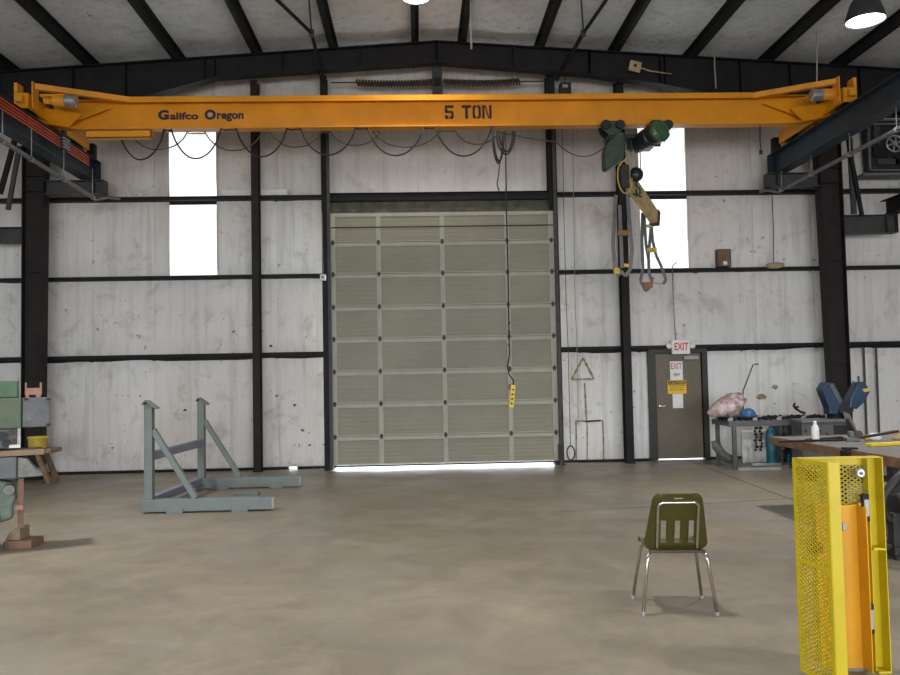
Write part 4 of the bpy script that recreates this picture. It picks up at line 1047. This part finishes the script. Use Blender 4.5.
for sx in (-1, 1):
    g = MB(); g.path([(sx*.175, .05, .452), (sx*.175, -.08, .450), (sx*.16, -.18, .452)], .011, 8); obj('side_rail', g, 'chrome', ch, local=True, smooth=True)

# ------------------------------------------------------------------ yellow machine guard
GH = 1.235
gA = V((2.20, 4.67)); gB = V((2.250, 4.36)); gR = V((2.685, 4.66))
gd = thing('belt_guard', 'tall yellow sheet metal guard with expanded mesh side standing at the front right', 'machine guard', (2.4, 4.55, 0))
def lattice(mb, o, ex, L, Hh, z0, nx, nz, th, n_):
    """expanded metal: o corner, ex unit vector along the panel, diamonds nx by nz"""
    up = V((0, 0, 1)); dx, dz = L/nx, Hh/nz
    zz = []
    for j in range(nz+1):
        for i in range(nx):
            pass
    for k in range(-nz, nx+nz+1):
        for sgn in (1, -1):
            # zig line u = k*dx + sgn*t*dx , z = t*dz
            t0, t1 = 0.0, float(nz)
            u0 = k*dx
            # clip u in [0, L]
            if sgn > 0: ta, tb = max(t0, -u0/dx), min(t1, (L-u0)/dx)
            else: ta, tb = max(t0, (u0-L)/dx), min(t1, u0/dx)
            if tb-ta < .05: continue
            p_ = o+ex*(u0+sgn*ta*dx)+up*(z0+ta*dz); q_ = o+ex*(u0+sgn*tb*dx)+up*(z0+tb*dz)
            mb.bar(p_, q_, th, th*1.3, n_)
A3 = V((gA.x, gA.y, 0)); B3 = V((gB.x, gB.y, 0)); R3 = V((gR.x, gR.y, 0)); ex = (B3-A3).normalized(); nn = ex.cross(V((0, 0, 1))).normalized()
Lm = (B3-A3).length
g = MB(); lattice(g, A3+ex*.02, ex, Lm-.03, GH-.03, .015, 7, 50, .0050, nn); obj('side_mesh', g, 'guard', gd)
g = MB()
for u in (0.012, Lm-.012):
    g.bar(A3+ex*u+V((0, 0, 0)), A3+ex*u+V((0, 0, GH)), .010, .026, ex)
for z in (.012, GH*.52, GH-.012): g.bar(A3+V((0, 0, z)), B3+V((0, 0, z)), .008, .024)
obj('side_frame', g, 'guard', gd)
lipd = V((cos(math.radians(6)), -sin(math.radians(6)), 0))
g = MB(); g.bar(B3+lipd*.030+V((0, 0, 0)), B3+lipd*.030+V((0, 0, GH)), .060, .006, V((lipd.y, -lipd.x, 0))); g.bar(B3+lipd*.058+V((0, .03, 0)), B3+lipd*.058+V((0, .03, GH)), .006, .06, (0, 1, 0)); obj('front_lip', g, 'guard', gd, bevel=.002)
# top channel of the back, right hand post
g = MB(); g.bar(A3+V((0, -.035, GH-.003)), R3+V((0, -.035, GH-.003)), .07, .006); g.bar(A3+V((0, 0, GH-.026)), R3+V((0, 0, GH-.026)), .006, .052); obj('top_channel', g, 'guard', gd)
g = MB(); g.b2((R3.x-.078, R3.y-.006, 0), (R3.x, R3.y, GH)); g.b2((R3.x-.006, R3.y-.085, 0), (R3.x, R3.y, GH)); g.b2((R3.x-.078, R3.y-.06, 0), (R3.x-.072, R3.y, GH)); obj('right_post', g, 'guard', gd, bevel=.002)
g = MB(); g.b2((R3.x-.075, R3.y-.085, .70), (R3.x, R3.y, .712)); obj('post_shelf', g, 'guard', gd); g = MB(); g.b2((R3.x-.075, R3.y-.085, .0), (R3.x, R3.y, .012)); obj('post_shelf', g, 'guard', gd)
# back of the guard: mesh window above, orange cover below
xw0, xw1 = gA.x+.10, gR.x-.08
g = MB(); lattice(g, V((gA.x+.01, gA.y-.004, 0)), V((1, 0, 0)), gR.x-.09-gA.x, .36, GH-.40, 10, 14, .0060, V((0, 1, 0))); obj('back_mesh', g, 'guard', gd)
g = MB(); yo = gA.y-.045; zt = .955
px0, px1 = gA.x+.10, gR.x-.135
top = [V((px0+(px1-px0)*i/12, yo, zt+.035*((i/12-.75)**2)*2)) for i in range(13)]
g.prism([V((px0, yo, 0.02)), V((px1, yo, .02))]+top[::-1], (0, .008, 0)); g.b2((px1-.006, yo-.10, .02), (px1, yo, zt)); 
oc = obj('orange_cover', g, 'guard_o', gd, bevel=.002)
g = MB(); g.b2((px1, yo-.02, .02), (px1+.030, yo+.035, zt+.015)); g.b2((px1+.036, yo+.0, .02), (px1+.062, yo+.035, zt+.0)); obj('cover_edge', g, 'guard_o', gd, bevel=.003)
for z, h_ in ((.865, .155), (.22, .17)):
    g = MB(); g.b2((px1+.012, yo-.035, z), (px1+.055, yo-.012, z+h_)); lt = obj('latch', g, 'steel', gd, bevel=.004)
    g = MB(); g.b2((px1+.02, yo-.043, z+.03), (px1+.047, yo-.035, z+h_-.03)); obj('latch_plate', g, 'galv', lt)
c_ = at(860, 473, 4.60); g = MB(); g.lathe([(0, -.012), (.022, -.012), (.028, -.004), (.028, .004), (0, .004)], c_, (0, 1, 0), 16); kb = obj('knob', g, 'alu', gd); g = MB(); g.lathe([(0, -.014), (.008, -.014), (.008, .004), (0, .004)], c_+V((0, -.008, 0)), (0, 1, 0), 8); obj('bolt', g, 'blue2', kb)
for px, py in ((812, 476), (817, 548)):
    c_ = at(px, py, 4.62); g = MB(); g.lathe([(0, -.02), (.03, -.02), (.035, 0), (.03, .02), (0, .02)], c_, (1, 0, 0), 16); obj('inner_knob', g, 'steel', gd)
g = MB(); g.b2((gA.x+.012, gA.y-.004, .05), (px0+.02, gA.y+.006, GH-.42)); obj('back_plate', g, 'tan', gd)
c_ = at(845.5, 527, 4.6); g = MB(); g.box((c_.x, yo-.008, c_.z), (.022, .016, .05)); obj('catch', g, 'galv', gd, bevel=.003)

# ------------------------------------------------------------------ long table at the right
TZ = .89
tb = thing('work_table', 'long brown edged work table with a dark top running along the right side', 'table', (5.6, 8.6, 0))
tx0, ty0, ty1, tx1 = 4.60, 6.5, 10.4, 6.9
g = MB(); g.b2((tx0+.05, ty0, TZ-.02), (tx1, ty1-.04, TZ)); obj('table_top', g, 'bench_top', tb)
g = MB(); g.b2((tx0, ty0, TZ-.10), (tx0+.05, ty1, TZ+.004)); obj('wood_edge', g, 'wood', tb, bevel=.006)
g = MB(); g.b2((tx0+.05, ty1-.04, TZ-.10), (tx1, ty1, TZ+.004)); obj('wood_edge', g, 'wood', tb, bevel=.006)
for x, yy in ((tx0+.06, 7.75), (tx0+.50, 9.6), (tx1-.14, 7.75), (tx1-.14, 9.6)):
    for y in (yy,):
        g = MB(); g.b2((x-.05, y-.05, 0), (x+.05, y+.05, TZ-.02)); lg = obj('leg', g, 'black', tb); g = MB(); g.b2((x-.09, y-.09, 0), (x+.09, y+.09, .02)); obj('foot_plate', g, 'black', lg)
for y in (7.75, 9.6): g = MB(); g.bar((tx0+(.06 if y < 8 else .5), y, .42), (tx1-.1, y, .42), .05, .07); obj('stretcher', g, 'black', tb)
g = MB(); g.bar((tx1-.14, 7.75, .22), (tx1-.14, 9.6, .22), .05, .06); obj('stretcher', g, 'black', tb)
# black hose looped under the table
g = MB(); q = [at(*p_) for p_ in ((904, 472, 7.3), (894, 482, 7.3), (884, 496, 7.3), (882, 508, 7.3), (888, 519, 7.3), (902, 524, 7.3))]; g.path(q, .04, 10); one('rubber_hose', g, 'black', 'thick black hose curving out beside the leg of the long table', 'hose', smooth=True)
g = MB(); c_ = fl(893, 560); ym = c_.y
t = thing('shop_machine', 'black wheeled machine base standing under the long table at the right edge', 'machine', (c_.x+.15, ym, 0))
g = MB(); g.lathe([(0, -.05), (.17, -.05), (.19, -.03), (.19, .03), (.17, .05), (0, .05)], (c_.x+.14, ym+.1, .40), (1, 0, 0), 24); obj('wheel', g, 'black', t)
g = MB(); g.b2((c_.x, ym-.04, .04), (c_.x+.5, ym+.3, .12)); g.b2((c_.x+.02, ym, .1), (c_.x+.1, ym+.1, .42)); g.b2((c_.x-.12, ym+.02, .08), (c_.x+.02, ym+.10, .14)); obj('frame', g, 'black', t, bevel=.01)
g = MB(); g.b2((c_.x+.02, ym-.03, 0), (c_.x+.06, ym+.01, .06)); obj('foot', g, 'black', t)

# things lying on the table
def tbl(px, py, z=TZ): return fl(px, py, z)
for k, (pa, pb, r_, mt, lab) in enumerate((((779, 441.5), (843, 439.8), .014, 'steel', 'thin dark steel bar lying nearest the left end of the long table'), ((806, 440.3), (843, 437.9), .018, 'steel', 'thick dark steel bar lying behind the thin bar on the long table'), ((822, 438.6), (842, 436.8), .012, 'brownbar', 'short rusty bar lying by the clamp on the long table'))):
    a, b = tbl(*pa, TZ+r_+.005), tbl(*pb, TZ+r_+.005)
    if a.y > 10.3: a.y = 10.3
    if b.y > 10.3: b.y = 10.3
    a.y -= .0; g = MB(); g.tube(a, b, r_, 8); one('steel_bar', g, mt, lab, 'bar', 'bars on the long table')
a = tbl(851.5, 441.3); t = thing('bar_clamp', 'small metal bar clamp standing on the long table below the blue saw', 'clamp', a)
g = MB(); g.b2((a.x-.08, a.y-.05, TZ), (a.x+.08, a.y+.05, TZ+.05)); g.b2((a.x-.03, a.y-.04, TZ+.05), (a.x+.02, a.y+.04, TZ+.12)); obj('jaw', g, 'iron', t, bevel=.01)
g = MB(); g.lathe([(0, -.02), (.045, -.02), (.05, 0), (.045, .02), (0, .02)], a+V((.06, -.05, .085)), (.4, 1, .1), 12); obj('screw', g, 'brownbar', t)
b = at(899, 431, a.y-.2); g = MB(); g.tube(a+V((.02, 0, .03)), b, .018, 8); obj('bar', g, 'black', t)
a, b = tbl(868, 445, TZ+.02), tbl(903, 443, TZ+.02); g = MB(); g.bar(a, b, .08, .035); one('spirit_level', g, 'pend', 'flat yellow level bar lying on the long table at the right edge', 'level', bevel=.006)
for k, (px, py, w_, h_, mt, lab) in enumerate(((875, 440.5, .14, .09, 'paper', 'crumpled white paper lying behind the yellow level bar'), (866.5, 440.8, .10, .07, 'sling_y', 'small yellow pouch lying beside the crumpled paper on the table'), (897, 440, .16, .12, 'tan', 'tan tool pouch standing at the right edge of the long table'))):
    a = tbl(px, py); g = MB(); g.ball((a.x, a.y, TZ+h_/2), h_/2, 12, 8, (w_/h_, w_/h_*.8, 1), .18, k+3); one(('paper_wad', 'pouch', 'tool_pouch')[k], g, mt, lab, ('paper', 'pouch', 'pouch')[k])
a = tbl(815.6, 441.8); t = thing('spray_bottle', 'white plastic bottle standing on the long table before the grey saw cabinet', 'bottle', a)
g = MB(); g.lathe([(0, 0), (.042, 0), (.045, .01), (.045, .16), (.03, .195), (.016, .21), (.016, .225), (0, .225)], a, (0, 0, 1), 18); obj('body', g, 'white', t, smooth=True)
g = MB(); g.lathe([(.019, .21), (.019, .245), (.01, .25), (0, .25)], a, (0, 0, 1), 14); obj('cap', g, 'white', t)
g = MB(); a = V((tx0-.03, fl(821, 455, TZ-.05).y, TZ-.06)); g.box(a, (.05, .14, .10)); g.box(a+V((.05, 0, .075)), (.14, .10, .02)); g.tube(a+V((0, 0, .0)), a+V((0, 0, -.12)), .012, 8); one('table_clamp', g, 'steel', 'dark clamp fixed on the brown edge of the long table', 'clamp', bevel=.006)

# ------------------------------------------------------------------ skate wheel conveyor by the wall
cv = thing('conveyor_table', 'grey steel conveyor table with rows of small wheels standing along the wall', 'conveyor', (6.5, 14.6, 0))
cx0, cx1, cy0, cy1, CZ = 5.56, 7.62, 14.25, 15.05, .87
for y in (cy0, cy1): g = MB(); g.b2((cx0, y-.02, CZ-.10), (cx1, y+.02, CZ)); obj('side_rail', g, 'mgrey', cv, bevel=.004)
for x in (cx0+.02, cx1-.02): g = MB(); g.b2((x-.02, cy0, CZ-.09), (x+.02, cy1, CZ-.01)); obj('end_rail', g, 'mgrey', cv)
for i in range(18):
    x = cx0+.07+.112*i; g = MB(); g.tube((x, cy0, CZ+.004), (x, cy1, CZ+.004), .008, 6); axl = obj('axle', g, 'galv', cv)
    for k in range(5):
        y = cy0+.08+.16*k+(.05 if i % 2 else 0); g = MB(); g.lathe([(.012, -.014), (.042, -.014), (.046, -.008), (.046, .008), (.042, .014), (.012, .014)], (x, y, CZ+.012), (0, 1, 0), 12); obj('skate_wheel', g, 'steel' if (i*3+k) % 4 else 'alu', axl)
for x in (cx0+.10, cx1-.1):
    for y in (cy0, cy1):
        g = MB(); g.b2((x-.035, y-.03, 0), (x+.035, y+.03, CZ-.08)); lg = obj('leg', g, 'mgrey', cv, bevel=.004); g = MB(); g.b2((x-.07, y-.06, 0), (x+.07, y+.06, .012)); obj('foot', g, 'mgrey', lg)
    g = MB(); g.bar((x, cy0, .14), (x, cy1, .14), .03, .04); obj('cross_brace', g, 'mgrey', cv)
# on the conveyor
def bag():
    g = MB(); r_ = random.Random(4); n, mm = 22, 12; c_ = at(726, 410, 14.75)
    for i in range(mm+1):
        t = i/mm*PI-PI/2
        for j in range(n):
            an = 2*PI*j/n; k = 1+r_.uniform(-.13, .13)
            z = .24*sin(t)*k; x = .33*cos(t)*cos(an)*k+.42*z*(1 if z > 0 else 0); y = .26*cos(t)*sin(an)*k
            g.v.append(V((c_.x+x, c_.y+y, max(CZ+.062, CZ+.20+z+.28*x*(1 if x > 0 else .75)))))
    for i in range(mm):
        for j in range(n): g.f.append((i*n+j, i*n+(j+1) % n, (i+1)*n+(j+1) % n, (i+1)*n+j))
    return g
g = bag(); one('plastic_bag', g, 'bag', 'cloudy pinkish plastic bag slumped on the left end of the conveyor', 'bag', smooth=True)
a = at(748.2, 414, 14.42); a.z = CZ+.060; t = thing('hard_hat', 'round blue hard hat lying on the conveyor beside the plastic bag', 'hard hat', a)
g = MB(); g.lathe([(.135, 0), (.135, .03), (.125, .08), (.095, .125), (.05, .150), (0, .157)], a, (0, 0, 1), 22, cap=False); obj('shell', g, 'hat', t, smooth=True, solid=.005)
g = MB(); g.lathe([(.12, .012), (.165, .0), (.165, .008), (.12, .02)], a+V((-.02, -.02, 0)), (0, 0, 1), 22, cap=False); obj('brim', g, 'blue', t)
g = MB(); g.path([at(742.5, 393, 14.9)-V((0, 0, .55)), at(743, 391, 14.95), at(753, 365, 15.0), at(756, 364, 15.0), at(758.5, 364.2, 15.0)], .012, 6); one('steel_rod', g, 'steel_grey', 'thin bent steel rod leaning upright out of the plastic bag', 'rod')
g = MB(); g.path([at(795, 403, 15.1), at(793.5, 406, 15.1), at(796, 409, 15.1), at(801, 412, 15.1), at(805, 413, 15.0)], .022, 6); one('hooked_bar', g, 'steel', 'dark hooked bar standing at the back of the conveyor before the wall', 'hook')
# under the conveyor
a = fl(771.5, 462); t = thing('gas_cylinder', 'teal gas cylinder standing under the conveyor table', 'gas cylinder', (a.x, 14.75, 0)); x_ = at(771, 440, 14.75).x
g = MB(); g.lathe([(0, 0), (.085, 0), (.09, .015), (.09, .60), (.07, .67), (.03, .70), (.03, .72), (0, .72)], (x_, 14.75, .0), (0, 0, 1), 20); obj('body', g, 'teal', t, smooth=True)
g = MB(); g.box((x_, 14.75, .74), (.05, .05, .05)); obj('valve', g, 'iron', t)
g = MB(); g.path([at(715.5, 441, 14.9), at(717, 447, 14.9), at(722, 454, 14.9), at(728, 458.5, 14.9), at(737, 460.5, 14.9)], .085, 14); o = one('duct_elbow', g, 'iron', 'curved grey duct elbow lying on the floor under the conveyor', 'duct', smooth=True)
for k, (pa, pb, w_) in enumerate((((738, 469.5), (781, 468.5), .05), ((752, 464.8), (795, 464.2), .06), ((770, 467.2), (800, 466.0), .04))):
    a, b = fl(*pa, .03), fl(*pb, .03); g = MB(); g.bar(a, b, w_, .055); one('floor_bar', g, ('galv', 'alu', 'iron')[k], ('grey steel bar lying on the floor nearest the camera under the conveyor', 'bright metal bar lying farthest back on the floor under the conveyor', 'short steel bar lying on the floor at the right under the conveyor')[k], 'bar', 'bars on the floor', bevel=.005)
g = MB(); a = at(753, 440, 15.3); g.b2((at(741, 440, 15.35).x, 15.3, 0), (at(766, 440, 15.35).x, 15.36, .62)); one('machine_plate', g, 'white', 'scuffed white metal panel leaning at the wall under the conveyor', 'panel', bevel=.01)
for k, (px, lab) in enumerate(((755.5, 'left'), (760.5, 'right'))):
    g = MB(); a = at(px, 427, 14.9); n = 9
    for i in range(n): g.ball((a.x+.015*sin(i*2.1+k), 14.9, CZ-.12-.058*i), .026, 8, 6, (1.0+.5*(i % 2), .8, 1.1))
    one('tool_chain', g, 'black', 'black chain hanging under the conveyor left of the teal cylinder, '+lab+' one of two', 'chain', 'chains under the conveyor')
x0, x1 = at(781, 440, 14.6).x, at(799, 440, 14.6).x
t = thing('tool_cabinet', 'dark open tool cabinet under the conveyor right of the teal cylinder', 'cabinet', ((x0+x1)/2, 14.7, 0))
g = MB(); g.b2((x0, 14.60, 0), (x0+.03, 15.0, .74)); g.b2((x1-.03, 14.60, 0), (x1, 15.0, .74)); g.b2((x0, 14.97, 0), (x1, 15.0, .74)); g.b2((x0, 14.60, 0), (x1, 15.0, .04)); obj('carcass', g, 'mgrey', t)
for z in (.28, .52): g = MB(); g.b2((x0+.03, 14.62, z), (x1-.03, 14.97, z+.02)); obj('shelf', g, 'steel', t)
for k in range(3): g = MB(); g.lathe([(0, 0), (.05, 0), (.05, .15), (.03, .19), (0, .19)], (x0+.09+.11*k, 14.75, (.30, .04, .54)[k]), (0, 0, 1), 12); obj('tool_holder', g, ('wood', 'teal', 'black')[k], t)

# blue saw on its grey cabinet
sy = 13.72
x0, x1 = at(802, 430, sy).x, at(849, 430, sy).x; sz = .90
sw = thing('metal_saw', 'blue metal cutting saw with two raised wheel covers on a grey cabinet', 'saw', ((x0+x1)/2, sy+.2, 0))
g = MB(); g.b2((x0, sy, 0), (x1, sy+.42, sz-.04)); cb = obj('cabinet', g, 'mgrey', sw, bevel=.01)
g = MB(); g.b2((x0-.02, sy-.03, sz-.05), (x1+.04, sy+.44, sz)); obj('bed', g, 'iron', sw, bevel=.006)
a, b = at(834, 434, sy-.005), at(848, 425, sy-.005); g = MB(); g.b2((a.x, sy-.012, a.z), (b.x, sy+.01, b.z)); obj('cabinet_window', g, 'black', cb)
for k, px in enumerate((806, 812, 820, 827)):
    a = at(px, 431+3*(k % 2), sy-.005); g = MB(); g.lathe([(0, -.012), (.022, -.012), (.022, .01), (0, .01)], (a.x, sy, a.z), (0, 1, 0), 10); obj('cabinet_bolt', g, 'black', cb)
def slab(pts, Y, dp): g = MB(); g.prism([at(x, y, Y) for x, y in pts], (0, dp, 0)); return g
g = slab([(822, 389.5), (826.7, 382), (834.8, 383.3), (844.5, 402), (841, 408), (838, 414.5), (830.5, 414.5), (829.5, 408)], sy+.05, .24); wc = obj('wheel_cover', g, 'blue', sw, bevel=.02)
g = slab([(828.5, 383.5), (834, 384.5), (843, 402), (840, 405.5)], sy+.035, .02); obj('cover_face', g, 'mgrey', wc, bevel=.004)
g = slab([(851, 398), (858.5, 383), (865, 381.5), (870.8, 391), (865, 402), (857.5, 409), (849.5, 408.5)], sy+.0, .24); wc = obj('wheel_cover', g, 'blue', sw, bevel=.02)
g = slab([(862.5, 389), (869, 388), (870, 391), (864.5, 392.2)], sy-.012, .014); obj('pale_label', g, 'sling_y', wc)
for xx in (858.7, 853.8): g = MB(); g.tube(at(xx, 384 if xx > 856 else 390, sy+.1), at(xx-.3, 376 if xx > 856 else 381, sy+.1), .018, 8); obj('adjusting_bolt', g, 'steel_grey', wc)
g = slab([(841, 402), (853, 404), (854, 411), (848, 417), (840, 413)], sy+.02, .20); obj('pivot', g, 'black', sw, bevel=.01)
g = slab([(843, 411), (850, 414), (860, 437), (855, 438), (846, 421)], sy-.04, .03); obj('arm_plate', g, 'iron', sw, bevel=.004)
g = MB(); g.bar(at(847, 419, sy-.06), at(858.5, 440, sy-.06), .035, .04); obj('blade_guide', g, 'black', sw)
g = MB(); g.b2((at(838, 414, sy+.1).x-.1, sy+.08, sz), (at(850, 414, sy+.1).x+.02, sy+.30, sz+.10)); obj('vise', g, 'steel', sw, bevel=.008)

# ------------------------------------------------------------------ left side: green milling machine and wooden bench
LY = 0.0
P0 = at(22, 440, 8.8); P0.z = 0
MRZ = math.atan2(-P0.x, P0.y)
MXL = Matrix.Translation(P0)@Matrix.Rotation(MRZ, 4, 'Z')
_in = MXL.inverted()
def _hit(px, py):
    d = ray(px, py); o_ = _in@V((0, 0, H)); dl = MXL.to_3x3().inverted()@d
    return o_+dl*(-o_.y/dl.y)
def lx(px): return _hit(px, 440).x
def lz_(py): return _hit(15, py).z
def mw(g): g.v = [MXL@p_ for p_ in g.v]; return g
mm_ = thing('milling_machine', 'green milling machine cut off by the left edge of the picture', 'milling machine', P0, MRZ)
g = MB(); g.b2((lx(-90), LY+.28, 0), (lx(-40), LY+.95, 1.9)); obj('column', g, 'mgreen', mm_, local=True, bevel=.03)
g = MB(); g.b2((lx(-40), LY, lz_(428.5)), (lx(21.5), LY+.4, lz_(398))); hd = obj('head', g, 'mgreen', mm_, local=True, bevel=.012)
g = MB(); g.b2((lx(-40), LY+.03, lz_(397.7)), (lx(17.8), LY+.35, lz_(380.5))); obj('head_cover', g, 'mgreen2', hd, local=True, bevel=.012)
g = MB(); g.b2((lx(17.5), LY+.12, lz_(400)), (lx(19), LY+.25, lz_(377))); obj('head_edge', g, 'iron', hd, local=True)
g = MB(); g.b2((lx(22.2), LY+.02, lz_(428)), (lx(50), LY+.36, lz_(398.4))); mb_ = obj('motor_box', g, 'mgrey', mm_, local=True, bevel=.008)
for px, py in ((48.3, 399.8), (48.3, 426), (26, 399.6)):
    g = MB(); g.box((lx(px), LY+.012, lz_(py)), (.04, .03, .025)); obj('corner_clip', g, 'black', mb_, local=True)
g = MB(); g.lathe([(0, -.004), (.02, -.004), (.02, .004), (0, .004)], (lx(29), LY+.018, lz_(419)), (0, 1, 0), 12); obj('cover_screw', g, 'iron', mb_, local=True)
g = MB(); g.b2((lx(-30), LY+.05, lz_(448)), (lx(17), LY+.35, lz_(428.7))); obj('spindle_block', g, 'mgrey', mm_, local=True, bevel=.01)
for k, (px, py, r_) in enumerate(((2, 436, .05), (11, 433, .035), (6, 443, .04), (14, 441, .03))):
    g = MB(); g.lathe([(0, -.05), (r_, -.05), (r_, .02), (0, .02)], (lx(px), LY+.05, lz_(py)), (0, 1, 0), 12); obj('control_knob', g, 'brownbar' if k % 2 else 'black', mm_, local=True)
g = MB(); g.b2((lx(17.4), LY+.10, lz_(447)), (lx(20.5), LY+.16, lz_(428))); g.b2((lx(9), LY+.02, lz_(448)), (lx(20.5), LY+.1, lz_(444.8))); obj('pale_guard', g, 'white', mm_, local=True)
g = MB(); g.b2((lx(-30), LY-.05, lz_(478)), (lx(17), LY+.40, lz_(456.5))); obj('table_slide', g, 'mgrey', mm_, local=True, bevel=.012)
g = MB(); g.prism([(lx(17), LY, lz_(457)), (lx(27), LY, lz_(459)), (lx(36), LY, lz_(470)), (lx(43), LY, lz_(474)), (lx(44), LY, lz_(478)), (lx(17), LY, lz_(478.5))], (0, .30, 0)); obj('table_end', g, 'iron', mm_, local=True, bevel=.012)
g = MB(); g.b2((lx(-40), LY+.05, 0), (lx(-10), LY+.5, lz_(478))); obj('knee', g, 'mgreen3', mm_, local=True, bevel=.02)
g = MB(); g.prism([(lx(-2), LY+.1, lz_(480)), (lx(16), LY+.1, lz_(484)), (lx(17), LY+.1, lz_(500)), (lx(13), LY+.1, lz_(508)), (lx(14), LY+.1, lz_(520)), (lx(-2), LY+.1, lz_(524))], (0, .25, 0)); obj('knee_bracket', g, 'mgreen3', mm_, local=True, bevel=.03)
g = MB(); g.lathe([(0, -.04), (.055, -.04), (.06, -.02), (.06, .04), (0, .04)], (lx(9), LY+.07, lz_(490)), (0, 1, 0), 14); obj('hand_crank', g, 'iron', mm_, local=True)
g = MB(); g.prism([(lx(-14), LY-.1, 0.0), (lx(-14), LY-.1, .42), (lx(-3), LY-.1, .36), (lx(-1), LY-.1, .14), (lx(-1), LY-.1, .0)], (0, .5, 0)); obj('base', g, 'mgreen3', mm_, local=True, bevel=.02)
g = MB(); g.b2((lx(-30), LY-.02, lz_(456)), (lx(44), LY+.34, lz_(450.3))); one('wood_board', mw(g), 'wood_pale', 'pale wooden board lying across the milling machine table', 'board', bevel=.006)
g = MB(); g.b2((lx(18), LY+.02, lz_(529)), (lx(24.2), LY+.10, lz_(479))); po_ = one('wood_post', mw(g), 'wood_orange', 'orange brown wooden post propping the milling machine table', 'post', bevel=.004)
g = MB(); g.b2((lx(15.8), LY-.02, lz_(510)), (lx(23.5), LY+.018, lz_(505.5))); obj('nailed_block', mw(g), 'pink', po_)
g = MB(); Yk = fl(20, 549).y; g.b2((at(3, 545, Yk).x, Yk, 0), (at(31, 545, Yk).x, Yk+.3, .085)); one('wood_plank', g, 'wood_orange', 'thick wooden plank lying on the floor under the milling machine', 'plank', bevel=.006)
g = MB(); g.prism([(at(5, 545, Yk+.05).x, Yk+.05, .086), (at(20, 545, Yk+.05).x, Yk+.05, .086), (at(20, 540, Yk+.05).x, Yk+.05, .21), (at(17, 540, Yk+.05).x, Yk+.05, .22), (at(9, 540, Yk+.05).x, Yk+.05, .17)], (0, .22, 0)); one('wood_wedge', g, 'wood_pale', 'pale wooden wedge resting on the plank at the milling machine base', 'wedge', bevel=.006)
t = thing('pink_bracket', 'small pink forked bracket standing on the grey motor box of the milling machine', 'bracket', MXL@V((lx(34), LY+.2, lz_(398.4))), MRZ)
zb_ = lz_(398.2); g = MB(); g.b2((lx(25.5), LY+.12, zb_+.03), (lx(41), LY+.24, zb_+.105)); g.b2((lx(25.5), LY+.12, zb_), (lx(29), LY+.24, zb_+.03)); g.b2((lx(36), LY+.12, zb_), (lx(41), LY+.24, zb_+.03)); obj('body', mw(g), 'pink', t, bevel=.004)
for p_, q_ in ((24.8, 26.6), (40, 42)): g = MB(); g.b2((lx(p_), LY+.12, zb_+.03), (lx(q_), LY+.24, zb_+.165)); obj('prong', mw(g), 'pink', t, bevel=.003)
# wooden bench by the wall
bt = thing('wood_bench', 'low wooden bench with splayed legs by the wall behind the milling machine', 'bench', (at(20, 470, 14.6).x, 14.6, 0))
bz1 = at(30, 449.5, 14.4).z; bx1 = at(62, 450, 14.85).x; bx0 = at(-12, 450, 14.4).x
g = MB(); g.b2((bx0, 14.4, bz1-.075), (bx1, 14.85, bz1)); obj('plank_top', g, 'wood_pale', bt, bevel=.006)
for y in (14.47, 14.78):
    g = MB(); g.bar((bx1-.26, y, bz1-.075), (bx1-.06, y+.02, .01), .07, .10, (0, 1, 0)); obj('leg', g, 'wood', bt, bevel=.004)
    g = MB(); g.bar((bx0+.20, y, bz1-.075), (bx0+.05, y+.02, .01), .07, .10, (0, 1, 0)); obj('leg', g, 'wood', bt, bevel=.004)
x_ = at(36.5, 447, 14.55).x; t = thing('yellow_bucket', 'short yellow bucket standing on the wooden bench before the left column', 'bucket', (x_, 14.6, bz1))
g = MB(); g.lathe([(0, .004), (.135, .004), (.15, .02), (.165, .20), (.168, .215), (.155, .215), (.14, .02), (0, .012)], (x_, 14.6, bz1), (0, 0, 1), 24, cap=False); obj('pail', g, 'sling_y', t, smooth=True)
g = MB(); g.lathe([(.166, .185), (.176, .19), (.176, .205), (.166, .21)], (x_, 14.6, bz1), (0, 0, 1), 24, cap=False); obj('rim', g, 'pend', t)


sc = bpy.context.scene
sc.view_settings.view_transform = 'Standard'; sc.view_settings.look = 'None'
sc.view_settings.exposure = 0.2; sc.view_settings.gamma = 1.0; sc.view_settings.use_curve_mapping = False
